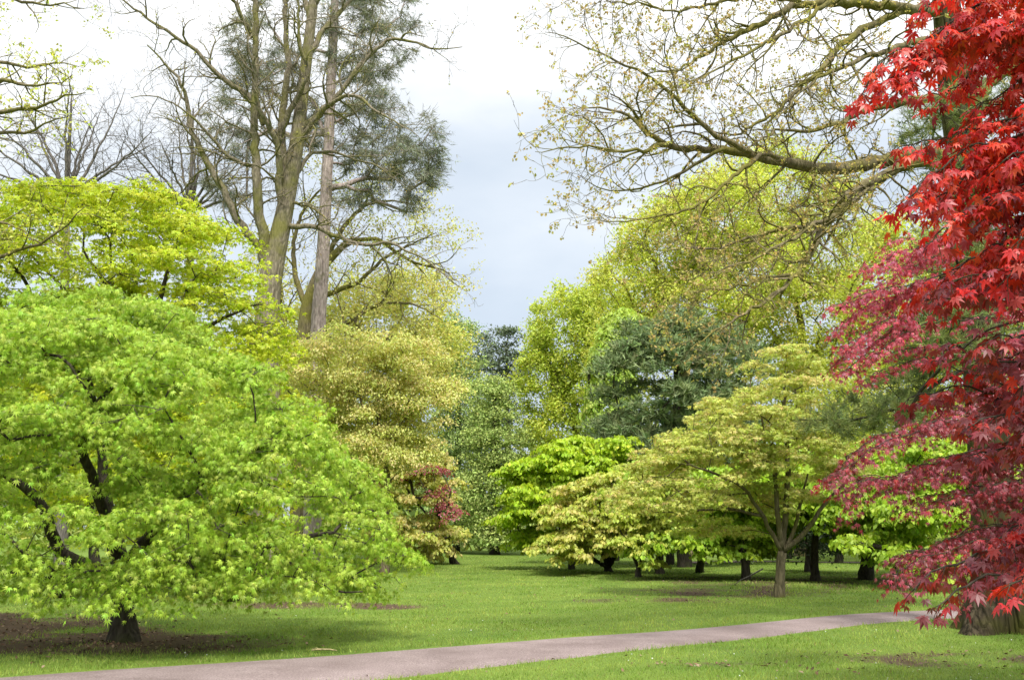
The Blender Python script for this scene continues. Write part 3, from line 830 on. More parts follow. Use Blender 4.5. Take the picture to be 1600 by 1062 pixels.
leafy_tree('olive_maple', 'low olive and tan maple with a thin trunk at the far end of the lawn', 'tree', b,
           [(650, 770, 70, 75, 45, 2.4), (670, 830, 55, 38, 45, 2), (620, 790, 70, 80, 45, 2.4)],
           75, ('pad', 'simple', 22, .3, .05, .25, .19, .8), 14, OLTAN, plate=(1.5, 1.2, 14, .25), R0=.16, rtip=.01, zmin=.45)
b = base_point(690, 47)
CRIMS = [(0.36, 0.10, 0.12), (0.43, 0.14, 0.17), (0.32, 0.07, 0.09)]
leafy_tree('pink_red_maple', 'pink red maple showing through the olive maple at the far end of the lawn', 'tree', b,
           [(668, 737, 24, 13, 43, .6), (692, 777, 24, 16, 43, .6), (710, 808, 12, 12, 43, .4), (680, 745, 24, 24, 46, .9)],
           28, ('pad', 'simple', 60, .4, .06, .3, .11, .75), 15, CRIMS, R0=.1, rtip=.009, material=M_RED)

# larches and dark conifers at the end of the view
LARCH_HAZY = [(0.30, 0.40, 0.13), (0.35, 0.44, 0.14), (0.25, 0.35, 0.12)]  # lightened: distance haze is put into the leaf colour
def far_conifer(name, label, px, d, lobes, n, seed, tints, size=.15, k=105, rad=.9, flat=.35):
    leafy_tree(name, label, 'tree', base_point(px, d), [(x, y, rx, ry, d, rx * d / F * .9) for x, y, rx, ry in lobes], n, ('cloud', 'tri', k, rad, size, flat), seed, tints,
               R0=.3, rtip=.014, shell=.3, back=.7, below=.8, trunk_top=.9, material=M_NEEDLE, zmin=.4)
far_conifer('larch', 'tall soft green larch behind the far end of the lawn', 712, 66, [(712, 520, 30, 40), (706, 575, 46, 46), (718, 650, 55, 60), (708, 740, 62, 70), (716, 820, 60, 48)], 400, 31, LARCH_HAZY)
far_conifer('larch', 'shorter broad light green larch at the centre, behind the lawn', 772, 62, [(765, 620, 36, 34), (775, 690, 52, 60), (765, 770, 60, 60), (780, 830, 60, 40)], 340, 32, [(0.34, 0.44, 0.13), (0.39, 0.47, 0.14)])  # tints carry the painted haze as well
DARKC_HAZY = [(0.14, 0.18, 0.11), (0.17, 0.21, 0.125), (0.12, 0.155, 0.10)]  # paler than the needles, haze painted into the tint
far_conifer('dark_conifer', 'dark green conifer top showing between the larch and the pale oak', 792, 90, [(792, 525, 24, 20), (780, 556, 32, 26), (803, 580, 34, 34), (790, 640, 45, 50)], 130, 33, DARKC_HAZY, .24, 60, 1.0)
far_conifer('dark_conifer', 'dark conifer behind the tall larch, right against the sky', 750, 94, [(752, 545, 26, 26), (745, 600, 40, 50), (735, 680, 50, 60)], 120, 34, DARKC_HAZY, .24, 60, 1.0)
BLUEP = [(0.21, 0.28, 0.12), (0.25, 0.31, 0.14), (0.17, 0.24, 0.11), (0.28, 0.34, 0.16)]
b = base_point(1070, 41)
leafy_tree('blue_green_pine', 'dark blue green pine between the lime maple and the golden maple', 'tree', b,
           [(1050, 610, 120, 115, 41, 3.2), (1120, 570, 75, 65, 41, 2.4), (990, 690, 75, 60, 41, 2.0), (1080, 700, 130, 80, 41, 3), (1060, 530, 60, 50, 41, 1.8)],
           230, ('needle', 'needle_wide', 8, 5, .42, .27, .35, .05), 41, BLUEP, plate=(2.0, 1.3, 9, .3), R0=.3, rtip=.012, trunk_top=.85)

# yellow green oaks and limes at the back
OAKY = [(0.50, 0.57, 0.08), (0.60, 0.65, 0.12), (0.43, 0.51, 0.06), (0.60, 0.60, 0.15)]
OAKG = [(0.44, 0.53, 0.08), (0.52, 0.60, 0.10), (0.36, 0.46, 0.06)]
b = base_point(900, 64)
leafy_tree('pale_oak', 'rounded pale yellow green oak against the sky, behind the lime maple', 'tree', b,
           [(890, 530, 65, 85, 64, 3.4), (850, 610, 45, 75, 64, 2.5), (945, 500, 60, 65, 64, 3), (925, 620, 70, 80, 64, 3), (870, 690, 60, 70, 64, 3)],
           460, ('cloud', 'tri', 105, .72, .18, .75), 51, OAKG + OAKY[:1], R0=.42, rtip=.016, bark=M_BARK_OAK, shell=.5)
b = base_point(1085, 54)
leafy_tree('yellow_oak', 'broad yellow green oak behind the blue green pine', 'tree', b,
           [(1050, 390, 90, 85, 54, 4), (990, 450, 70, 75, 54, 3), (1120, 340, 90, 80, 54, 4), (1140, 450, 110, 100, 54, 4), (980, 560, 60, 80, 54, 3), (1080, 500, 110, 90, 54, 4)],
           720, ('cloud', 'tri', 105, .72, .15, .75), 52, OAKY, R0=.5, rtip=.016, bark=M_BARK_OAK, shell=.5)
b = base_point(1255, 58)
leafy_tree('yellow_oak', 'tallest yellow green oak behind the overhanging mossy oak limbs', 'tree', b,
           [(1220, 310, 110, 90, 58, 4), (1290, 380, 110, 100, 58, 4), (1200, 420, 100, 90, 58, 4), (1350, 440, 80, 90, 58, 3.5), (1260, 500, 130, 90, 58, 4), (1350, 560, 100, 100, 58, 4), (1195, 550, 80, 80, 58, 3.5), (1280, 620, 90, 70, 58, 3.5)],
           760, ('cloud', 'tri', 105, .76, .155, .75), 53, OAKY + [(0.33, 0.36, 0.04)], R0=.5, rtip=.016, bark=M_BARK_OAK, shell=.5)
b = base_point(960, 50)
leafy_tree('chestnut', 'fresh light green chestnut between the pale oak and the blue green pine', 'tree', b,
           [(955, 590, 38, 85, 50, 1.8), (975, 530, 40, 50, 50, 1.8), (950, 650, 40, 50, 50, 1.8)],
           190, ('pad', 'simple', 60, .55, .08, .5, .24, .4), 54, [(0.36, 0.50, 0.08), (0.43, 0.55, 0.10)], R0=.22, rtip=.012)
b = base_point(1420, 50)
leafy_tree('yellow_oak', 'yellow oak behind the crimson maple near the edge of the picture', 'tree', b,
           [(1410, 480, 110, 140, 50, 4), (1500, 560, 120, 130, 50, 4), (1380, 640, 110, 90, 50, 4), (1580, 520, 110, 150, 50, 4)],
           460, ('cloud', 'tri', 90, .9, .165, .7), 55, OAKY, R0=.5, rtip=.016, bark=M_BARK_OAK, shell=.5)

# layered maples on the far side of the lawn
LIME = [(0.40, 0.55, 0.03), (0.47, 0.61, 0.045), (0.34, 0.50, 0.025)]
b = base_point(893, 39)
leafy_tree('lime_maple', 'bright lime green layered maple at the far side of the lawn', 'tree', b,
           [(875, 770, 95, 82, 39, 2.6), (930, 715, 55, 42, 39, 1.6), (850, 800, 72, 55, 39, 2), (905, 740, 70, 60, 39, 2)],
           110, ('pad', 'simple', 20, .28, .025, .2, .19, .9), 61, LIME, plate=(1.5, 1.2, 15, .22), shell=.65, R0=.14, rtip=.01, zmin=.5)
OLIVE = [(0.47, 0.53, 0.09), (0.54, 0.56, 0.13), (0.41, 0.50, 0.07), (0.56, 0.51, 0.16)]
b = base_point(952, ground_d(893))
stems = [(S(b, b + [-.05, 0, .25]), [.16, .13])] + [(S(b + [-.05, 0, .2], at(x1, y1, 35), at(x2, y2, 34.6)), [.09, .06, .03]) for x1, y1, x2, y2 in
         ((935, 850, 915, 800), (955, 840, 960, 770), (920, 868, 875, 835), (975, 850, 1000, 790))]
leafy_tree('olive_maple', 'olive layered maple on several low stems in front of the lime maple', 'tree', b,
           [(925, 815, 82, 62, 35, 2), (890, 850, 60, 28, 34, 1.6), (960, 780, 60, 45, 35, 1.6)],
           95, ('pad', 'simple', 20, .24, .025, .2, .155, .9), 62, OLIVE, plate=(1.3, 1.0, 14, .22), shell=.6, stems=stems, R0=.15, rtip=.009, zmin=.45)
b = base_point(998, ground_d(904))
stems = [(S(b, b + [0, 0, .45]), [.10, .08])] + [(S(b + [0, 0, .4], at(x1, y1, 31), at(x2, y2, 30.6)), [.06, .045, .02]) for x1, y1, x2, y2 in
         ((985, 860, 970, 830), (1010, 855, 1025, 815))]
leafy_tree('small_olive_maple', 'small olive maple with a forked stem left of the golden maple', 'tree', b,
           [(1000, 830, 55, 50, 31, 1.1), (1030, 790, 50, 50, 31, 1.1)],
           48, ('pad', 'simple', 20, .22, .025, .2, .15, .9), 63, OLIVE[:3], plate=(1.1, .9, 12, .22), shell=.5, stems=stems, R0=.09, rtip=.008, zmin=.45)
MID = [(0.32, 0.47, 0.035), (0.39, 0.52, 0.05), (0.26, 0.41, 0.03)]
b = base_point(1092, 37)
leafy_tree('green_maple', 'low mid green maple under the golden maple with a dark trunk', 'tree', b,
           [(1110, 830, 95, 52, 32, 2.0), (1060, 850, 70, 34, 31, 1.5), (1170, 820, 60, 55, 33, 1.6)],
           95, ('pad', 'simple', 18, .24, .03, .2, .17, .9), 64, MID, plate=(1.3, 1.0, 14, .25), shell=.6, R0=.16, rtip=.009, zmin=.75)
b = base_point(1352, ground_d(903))
leafy_tree('green_maple', 'mid green maple with a stout dark trunk beyond the crimson maple', 'tree', b,
           [(1340, 800, 85, 50, 30, 2), (1420, 830, 95, 60, 27, 1.8), (1380, 770, 90, 60, 30, 2), (1480, 760, 110, 90, 29, 2), (1440, 880, 60, 24, 25.5, 1.0)],
           130, ('pad', 'simple', 16, .26, .03, .2, .17, .9), 65, MID, plate=(1.3, 1.0, 14, .3), shell=.5, R0=.24, rtip=.009, zmin=.5)
b = base_point(1262, 37)
leafy_tree('dark_holly', 'dark evergreen shrub standing behind the golden maple trunk', 'shrub', b,
           [(1262, 850, 48, 42, 37, 1.2), (1275, 810, 40, 35, 37, 1)],
           110, ('cloud', 'tri', 70, .4, .11, .8), 66, [(0.03, 0.055, 0.02), (0.045, 0.07, 0.025)], R0=.12, rtip=.01, zmin=.7)
for i, (px, d, lb) in enumerate(((1165, 31, 'wide low maple added for ground shade close behind the golden maple, left of its trunk'), (1275, 31.5, 'wide low maple added for ground shade close behind the golden maple, right of its trunk'),
                                 (1030, 35, 'wide low maple added for ground shade behind the two olive maples'), (1400, 34, 'wide low maple added for ground shade behind the stout dark trunk at right'))):
    leafy_tree('added_shade_maple', lb, 'tree', base_point(px, d), [(px, 775, 110, 40, d, 2.8), (px + 20, 750, 80, 36, d + .6, 2.4)], 75, ('pad', 'simple', 9, .34, .03, .2, .25, .9), 181 + i, MID, plate=(1.6, 1.3, 13, .15), shell=.3, back=1,
               R0=.15, rtip=.01, zmin=1.75, group='low maples added to shade the grass')  # mostly hidden crowns, added to cast shade on the grass
for i, (px, d, s) in enumerate(((905, 47, .9), (1045, 44, .9), (1170, 45, 1.0), (1310, 46, .9), (1440, 44, 1.0), (1230, 52, 1.1))):
    b = base_point(px, d)
    leafy_tree('back_maple', ['dark trunked maple deep behind the lime maple', 'shaded maple deep behind the small olive maple', 'shaded maple deep behind the low mid green maple',
                              'shaded maple deep between the golden maple and the stout dark trunk', 'shaded maple deep behind the stout dark trunk', 'shaded maple farthest back behind the golden maple trunk'][i], 'tree', b,
               [(px, 790, 85, 55, d, 2.2), (px + 30, 740, 70, 50, d, 2)], 110, ('pad', 'simple', 44, .7, .06, .3, .24, .75), 70 + i, MID + OLIVE[:1], R0=.2, rtip=.012, zmin=1.3, group='maples deep in the shade')

GOLD = [(0.50, 0.54, 0.12), (0.56, 0.57, 0.16), (0.44, 0.53, 0.09), (0.58, 0.50, 0.18), (0.47, 0.55, 0.10)]
D3 = ground_d(931); b = base_point(1216, D3); dd = D3
fork = at(1222, 862, dd)
stems = [(S(b, at(1219, 895, dd), fork), [.15, .115, .12]),
         (S(fork, at(1228, 800, dd), at(1230, 720, dd), at(1226, 640, dd), at(1225, 590, dd)), [.085, .075, .065, .045, .025]),
         (S(fork, at(1214, 800, dd - .2), at(1212, 740, dd - .3), at(1195, 700, dd - .4), at(1188, 640, dd - .4)), [.08, .065, .05, .04, .02]),
         (S(fork, at(1190, 805, dd - .2), at(1165, 760, dd - .4), at(1110, 735, dd - .6), at(1050, 720, dd - .8)), [.065, .05, .04, .03, .015]),
         (S(fork, at(1244, 830, dd), at(1248, 790, dd), at(1262, 740, dd)), [.06, .05, .04, .02]),
         (S(fork, at(1262, 830, dd - .2), at(1288, 785, dd - .4), at(1320, 755, dd - .4)), [.075, .06, .045, .025]),
         (S(at(1190, 805, dd - .2), at(1130, 790, dd + .2), at(1080, 800, dd + .4), at(1020, 800, dd + .3)), [.045, .035, .025, .012]),
         (S(at(1214, 740, dd - .3), at(1180, 690, dd), at(1150, 665, dd + .2)), [.04, .03, .015])]
leafy_tree('golden_maple', 'golden maple on a pale leaning trunk with spreading stems at the lawn edge', 'tree', b,
           [(1225, 605, 75, 68, dd, 1.4), (1165, 665, 100, 65, dd, 1.9), (1100, 725, 100, 75, dd, 1.9), (1030, 770, 85, 75, dd + .4, 1.7), (1240, 720, 85, 65, dd, 1.8), (1285, 690, 50, 50, dd, 1.2), (1120, 790, 110, 40, dd + .6, 1.6), (1290, 740, 55, 35, dd, 1.3)],
           230, ('pad', 'star3', 17, .19, .018, .2, .072, .9), 81, GOLD, plate=(1.0, .8, 14, .2), stems=stems, R0=.14, rtip=.005, bark=M_BARK_GOLD, zmin=1.35, shell=.6, below=.25,
           holes=[(1212, 790, 60, 60, dd - 1.5, 1.6)])
for i, (px, d, lb, lob) in enumerate((
        (-60, 44, 'shaded green tree far left behind the large green maple', [(-60, 700, 150, 110), (20, 620, 110, 90)]),
        (150, 48, 'mid green tree behind the yellow green maple and left of its trunk', [(150, 660, 130, 120), (80, 760, 110, 80)]),
        (330, 46, 'mid green tree behind the large green maple, below the tall forked tree', [(330, 690, 120, 100), (400, 640, 80, 90)]),
        (470, 52, 'soft green tree behind the tan maple and the pine trunk', [(470, 680, 110, 120), (540, 740, 90, 90), (430, 560, 70, 80)]))):
    leafy_tree('back_tree', lb, 'tree', base_point(px, d), [(x, y, rx, ry, d, 3) for x, y, rx, ry in lob], 210, ('cloud', 'tri', 70, .95, .2, .7), 90 + i,
               [(0.36, 0.44, 0.08), (0.43, 0.48, 0.10), (0.31, 0.39, 0.07)], R0=.25, rtip=.014, shell=.4)
# tall forked tree, almost bare
DT = 33.0; b = base_point(418, DT)
trunk = (S(b, at(415, 640, DT), at(418, 470, DT), at(425, 420, DT), at(445, 330, DT), at(463, 230, DT), at(476, 120, DT), at(490, 0, DT), at(503, -150, DT), at(515, -330, DT)),
         np.array([24, 22, 19, 18, 14, 12, 9.5, 8, 6, 2]) * DT / F)
lim = [drawn(p, r0, r1, DT, DT + dz) for p, r0, r1, dz in (
    ([(416, 415), (412, 385), (406, 330), (401, 250), (397, 170), (402, 60), (400, -60), (392, -200), (380, -300)], 10, 2.5, -1.5),
    ([(412, 395), (398, 382), (370, 345), (350, 305), (327, 260), (300, 210), (290, 170), (287, 145), (270, 115), (250, 90), (225, 68)], 7.5, 2.0, -2),
    ([(400, 262), (392, 260), (360, 245), (330, 210), (310, 185), (295, 172), (250, 145), (212, 150)], 3.6, 1.3, -2.5),
    ([(412, 195), (390, 150), (350, 130), (325, 100), (300, 75), (260, 47), (215, 22), (190, 0), (150, -40)], 5, 1.6, -2),
    ([(440, 345), (435, 300), (435, 240), (425, 205), (410, 185), (395, 155), (400, 110), (385, 90), (380, 40), (360, -20)], 6.5, 2.0, -2.5),
    ([(434, 225), (450, 180), (470, 145), (485, 120), (475, 80), (465, 60), (470, 0), (460, -80)], 5.5, 1.8, -2),
    ([(447, 325), (440, 200), (452, 110), (446, 20), (448, -70), (440, -160)], 7, 3, 1.0),
    ([(470, 205), (490, 185), (515, 160), (530, 140), (565, 90), (600, 55), (640, 55), (670, 70), (715, 65)], 6, 1.4, -1.0),
    ([(466, 225), (500, 175), (530, 150), (560, 152), (590, 178), (620, 195), (655, 215)], 4.5, 1.3, -2),
    ([(455, 290), (480, 240), (520, 232), (560, 250), (600, 262), (640, 300)], 3.5, 1.2, 1.5),
    ([(450, 352), (458, 350), (490, 355), (530, 375), (560, 388), (600, 380), (630, 395), (680, 420), (710, 450)], 5, 1.3, -2),
    ([(452, 315), (480, 322), (500, 335), (535, 372)], 2.8, 1.3, -1),
    ([(480, 90), (510, 40), (540, 10), (590, -30), (640, -60)], 5, 1.6, 1.5),
    ([(485, 40), (470, -40), (430, -120), (400, -200)], 5, 1.6, 1.5),
    ([(490, 10), (530, -60), (560, -140), (600, -200)], 5, 1.6, -1.5),
    ([(395, 60), (370, 10), (330, -30), (280, -60)], 4, 1.4, -2),
    ([(330, 262), (310, 265), (285, 300), (260, 305)], 2.2, 1.0, 2.0))]
spec = {'space': [.55, .36, .26, .25], 'len': [2.1, 1.1, .6, .35], 'pts': [7, 6, 4, 3], 'wig': .23, 'up': .03, 'rmax': [.045, .026, .014, .009], 'rmin': .0065, 'trunk_sprout': False, 'first': .06}
limb_tree('tall_bare_tree', 'tall bare tree with a forked mossy trunk behind the yellow green maple', 'tree', b, trunk, lim, spec, 101, M_BARK_TALL, 4, flare=.3,
          leaf={'share': .05, 'k': 3, 'spread': .08, 'size': .07, 'tints': [(0.34, 0.36, 0.06), (0.36, 0.28, 0.1)]})

# tall pine
DP = 40.0; b = base_point(488, DP)
stems = [(S(b, at(492, 600, DP), at(505, 400, DP), at(514, 220, DP), at(521, 60, DP), at(528, -120, DP), at(532, -250, DP)), np.array([15, 13.5, 11, 9, 8, 5, 2]) * DP / F)]
leafy_tree('tall_pine', 'tall pine with a pinkish straight trunk and thin grey green needles', 'tree', b,
           [(590, 160, 70, 60, DP + .5, 2.2), (625, 245, 75, 40, DP, 2.0), (650, 280, 45, 40, DP, 1.5), (560, 70, 95, 60, DP + .5, 2.6), (600, 25, 60, 50, DP + .5, 2),
            (375, 185, 48, 85, DP + 2, 1.8), (348, 300, 40, 32, DP + 2, 1.4), (660, 225, 36, 44, DP, 1.2), (590, 240, 60, 50, DP + 1, 1.8), (400, 60, 50, 60, DP + 2, 1.8), (560, 300, 50, 30, DP + 1, 1.5), (430, 120, 60, 50, DP + 2, 1.8), (520, -110, 120, 110, DP, 3), (500, 210, 60, 50, DP + 2, 1.5), (640, 320, 30, 16, DP, .8)],
           400, ('needle', 'needle', 46, 5, .55, .26, .55, -.35), 102, [(0.24, 0.26, 0.19), (0.28, 0.29, 0.21), (0.20, 0.215, 0.165)], stems=stems, R0=.4, rtip=.011, bark=M_BARK_PINE, shell=.35, back=.9, below=1, kpath=.12, flare=.2)

# thin pale oak beyond
DO = 44.0; b = base_point(468, DO)
trunk = (S(b, at(470, 600, DO), at(478, 480, DO), at(500, 420, DO), at(540, 380, DO)), np.array([16, 13, 10, 8, 5]) * DO / F)
lim = [drawn(p, r0, r1, DO, DO + dz) for p, r0, r1, dz in (
    ([(478, 480), (462, 430), (455, 380), (470, 330), (500, 290), (540, 270)], 5, 1.5, 1),
    ([(480, 470), (520, 455), (560, 440), (600, 400), (640, 380), (680, 360)], 5, 1.4, -1.5),
    ([(476, 520), (520, 510), (555, 500), (580, 480), (620, 470), (660, 480), (690, 500)], 5, 1.4, -2),
    ([(500, 420), (540, 350), (570, 320), (610, 310), (650, 320)], 4.5, 1.3, 1),
    ([(540, 380), (590, 370), (640, 410), (690, 420), (715, 440)], 4, 1.3, 0),
    ([(474, 540), (530, 550), (570, 535), (610, 540), (650, 520)], 5, 1.4, 1.5),
    ([(470, 560), (440, 500), (440, 440), (420, 420)], 4, 1.3, 2),
    ([(555, 500), (575, 540), (600, 560), (640, 565)], 3, 1.2, -2))]
spec2 = {'space': [.75, .5, .4, .3], 'len': [2.4, 1.3, .7, .4], 'pts': [7, 6, 4, 3], 'wig': .16, 'up': .05, 'rmax': [.05, .028, .016, .011], 'rmin': .008, 'first': .1}
limb_tree('young_leaved_oak', 'crooked oak just coming into pale yellow leaf, behind the tall pine', 'tree', b, trunk, lim, spec2, 103, M_BARK_OAK, 3, flare=.3,
          leaf={'share': .8, 'k': 12, 'spread': .22, 'size': .12, 'tints': [(0.54, 0.58, 0.13), (0.60, 0.60, 0.18), (0.57, 0.52, 0.18)]})
b = base_point(600, 50)
leafy_tree('pale_lime', 'pale thin yellow green tree behind the tan maple and tall pine', 'tree', b,
           [(650, 480, 70, 70, 50, 2.6), (590, 500, 80, 80, 50, 3), (680, 560, 60, 70, 50, 2.4), (500, 540, 80, 90, 50, 3), (610, 590, 120, 80, 50, 3)],
           460, ('cloud', 'tri', 65, .8, .15, .7), 104, [(0.56, 0.58, 0.15), (0.62, 0.58, 0.20), (0.50, 0.56, 0.13)], R0=.25, rtip=.013, bark=M_BARK_OAK, shell=.4)

# bare and budding trees upper left
DB = 42.0; b = base_point(300, DB)
trunk = (S(b, at(225, 420, DB), at(213, 250, DB), at(215, 190, DB)) if False else S(b, at(298, 500, DB), at(296, 320, DB), at(300, 240, DB), at(302, 170, DB)), np.array([9, 7, 4, 2.4, 1.2]) * DB / F)
def fan(cx, cy, n, L, a0, a1, d, r=2.4, dz=2.0, seed=0):
    r_ = np.random.default_rng(seed); out = []
    for i in range(n):
        a = math.radians(a0 + (a1 - a0) * (i + .5) / n); l = L * (0.75 + .4 * r_.random()); k = r_.normal(0, .12)
        pts = [(cx + math.cos(a + k * u) * l * u, cy - math.sin(a + k * u) * l * u) for u in (0, .25, .5, .75, 1)]
        out.append(drawn(pts, r, .8, d, d + r_.uniform(-dz, dz)))
    return out
spec3 = {'space': [.45, .32, .26], 'len': [1.8, .95, .55], 'pts': [6, 5, 3], 'wig': .10, 'up': .06, 'rmax': [.025, .014, .009], 'rmin': .007, 'first': .12}
limb_tree('bare_birch', 'fine twigged bare tree left of the tall forked tree', 'tree', b, trunk, fan(298, 330, 11, 150, 15, 160, DB, 2.6, 2, 5), spec3, 104, M_BARK_GREY, 3, flare=0)
b = base_point(95, 40.0)
trunk = (S(b, at(100, 500, 40), at(104, 310, 40), at(108, 230, 40), at(112, 150, 40)), np.array([11, 8, 5, 3, 1.4]) * 40 / F)
limb_tree('bare_birch', 'fine twigged bare tree at far left above the yellow green maple', 'tree', b, trunk, fan(104, 310, 11, 190, 20, 165, 40, 3, 2, 6), spec3, 105, M_BARK_GREY, 3, flare=0)
DL = 20.0; b = base_point(-190, DL)
trunk = (S(b, at(-190, 600, DL), at(-185, 250, DL), at(-170, 50, DL), at(-160, -150, DL)), np.array([28, 24, 19, 13, 5]) * DL / F)
lim = [drawn(p, r0, r1, DL, DL + dz) for p, r0, r1, dz in (
    ([(-185, 230), (-90, 180), (-30, 150), (0, 118), (20, 128), (42, 138), (80, 130), (115, 120)], 6, 1.6, -1),
    ([(-185, 250), (-80, 200), (0, 170), (40, 172), (75, 160), (100, 150), (130, 148)], 5, 1.6, -1.6),
    ([(-185, 280), (-90, 235), (-20, 205), (30, 215), (60, 195), (95, 185)], 4.5, 1.5, -.6),
    ([(-185, 180), (-90, 120), (-10, 90), (40, 110), (80, 90), (120, 100)], 4.5, 1.4, 1),
    ([(-170, 90), (-90, 20), (-10, -10), (50, 12), (100, 10), (140, 18)], 4.5, 1.3, -1),
    ([(-170, 60), (-90, -20), (0, -60), (80, -30), (150, -40)], 5, 1.4, 1),
    ([(-188, 420), (-80, 430), (0, 405), (60, 385), (105, 355), (135, 325)], 5, 1.0, -1.5),
    ([(-188, 400), (-80, 360), (0, 340), (40, 348), (60, 370)], 4, 1.0, -1.5))]
spec4 = {'space': [.32, .22, .17], 'len': [1.1, .6, .34], 'pts': [6, 5, 3], 'wig': .17, 'up': .03, 'rmax': [.022, .012, .007], 'rmin': .0042, 'first': .3}
limb_tree('budding_oak', 'budding oak reaching dark crooked branches in from the left edge', 'tree', b, trunk, lim, spec4, 106, M_BARK_OAK, 3, flare=.3,
          leaf={'share': .45, 'k': 6, 'spread': .06, 'size': .07, 'tints': [(0.50, 0.58, 0.07), (0.55, 0.60, 0.10), (0.48, 0.46, 0.13)]})

# ------------------------------------------------------------------ overhanging mossy oak at right
M_BARK_SHADED = bark_material('shaded_mossy_trunk', (0.020, 0.016, 0.010), (0.085, 0.068, 0.042), 0.36, (0.060, 0.060, 0.014), 4, 1.0)  # mossy oak bark darkened: the maple's shade is put into the trunk colour
DK = 15.6; b = base_point(1568, DK); b[2] -= .04
trunk = (S(b, at(1562, 900, DK), at(1553, 800, DK), at(1545, 690, DK), at(1530, 480, DK), at(1508, 260, DK), at(1490, 130, DK), at(1478, 0, DK), at(1470, -120, DK), at(1465, -300, DK)),
         np.array([42, 38, 33, 31, 29, 27, 25, 22, 17, 6]) * DK / F)
lim = [drawn(p, r0, r1, d0, d1) for p, r0, r1, d0, d1 in (
    ([(1505, 255), (1460, 240), (1410, 247), (1350, 258), (1300, 262), (1250, 255), (1210, 245), (1170, 237), (1130, 233), (1080, 235), (1040, 225), (1010, 210), (1000, 190), (990, 165), (960, 150)], 13, 2.2, DK, 12.2),
    ([(1507, 270), (1450, 250), (1410, 258), (1360, 285), (1320, 315), (1300, 345), (1280, 390), (1255, 430), (1220, 460), (1180, 490), (1130, 520), (1085, 555)], 10, 1.6, DK, 11.8),
    ([(1400, 262), (1350, 300), (1310, 330), (1270, 345), (1220, 375), (1170, 400), (1110, 420)], 6, 1.4, 15, 11.5),
    ([(1478, 20), (1425, 15), (1370, 5), (1300, 0), (1250, 2), (1210, 20), (1170, 40), (1130, 60), (1090, 85), (1050, 105), (1000, 100)], 9, 1.5, DK, 12.4),
    ([(1478, 10), (1420, 20), (1350, 45), (1310, 80), (1280, 120), (1240, 155), (1210, 185), (1170, 205), (1130, 215), (1085, 190)], 7, 1.5, DK, 13),
    ([(1485, 60), (1420, 65), (1370, 80), (1320, 100), (1280, 120), (1240, 150), (1215, 180)], 6, 2, DK, 13),
    ([(1490, 150), (1420, 160), (1370, 170), (1320, 195), (1270, 210), (1220, 205), (1170, 232)], 7, 2, DK, 13),
    ([(1215, 246), (1190, 240), (1150, 275), (1120, 310), (1060, 335), (980, 350), (925, 345)], 4.5, 1.3, 13.9, 12),
    ([(1172, 237), (1120, 220), (1080, 180), (1050, 150), (1010, 120), (950, 90), (890, 60), (855, 48)], 5, 1.2, 13.4, 12),
    ([(1042, 226), (990, 235), (930, 225), (880, 222), (835, 232)], 3.5, 1.0, 12.7, 11.5),
    ([(1012, 212), (975, 175), (930, 170), (895, 165)], 3.2, 1.0, 12.4, 12.8),
    ([(1130, 233), (1080, 262), (1030, 290), (960, 300), (910, 280)], 3.5, 1.0, 13, 13.6),
    ([(1300, 345), (1240, 350), (1180, 365), (1110, 385), (1060, 380), (1010, 400)], 4, 1.1, 14, 12.5),
    ([(1255, 430), (1200, 425), (1140, 450), (1090, 450), (1050, 470)], 3.5, 1.0, 13.2, 12.5),
    ([(1250, 2), (1180, -5), (1110, 10), (1050, 20), (980, 10), (900, 0)], 4, 1.1, 14, 12),
    ([(1300, 0), (1230, 45), (1190, 70), (1140, 100), (1090, 125), (1010, 150)], 4, 1.1, 14.4, 12),
    ([(1478, -60), (1380, -70), (1250, -60), (1120, -40), (1000, -30), (900, -20)], 8, 1.4, DK, 12),
    ([(1472, -120), (1560, -180), (1680, -220), (1800, -220)], 10, 2, DK, 15),
    ([(1500, 200), (1560, 120), (1650, 60), (1760, 40)], 11, 2, DK, 16),
    ([(1360, 285), (1385, 300), (1400, 320), (1392, 330)], 2.5, 1.2, 14.6, 14.4))]
spec5 = {'space': [.25, .165, .13, .15], 'len': [1.1, .6, .30, .2], 'pts': [7, 6, 4, 3], 'wig': .26, 'up': .0, 'rmax': [.026, .013, .0065, .004], 'rmin': .0030, 'first': .16}
oak = limb_tree('overhanging_oak', 'mossy oak with a thick rooted trunk and long crooked limbs over the lawn', 'tree', b, trunk, lim, spec5, 111, M_BARK_OAK, 3, flare=1.0, limb_step=.16, wob=.026,
          leaf={'share': .6, 'k': 4, 'spread': .022, 'size': .042, 'tints': [(0.48, 0.43, 0.13), (0.50, 0.38, 0.16), (0.44, 0.46, 0.11), (0.46, 0.33, 0.14)]})

for c in oak.children:
    if c.name.startswith('trunk'): c.data.materials[0] = M_BARK_SHADED
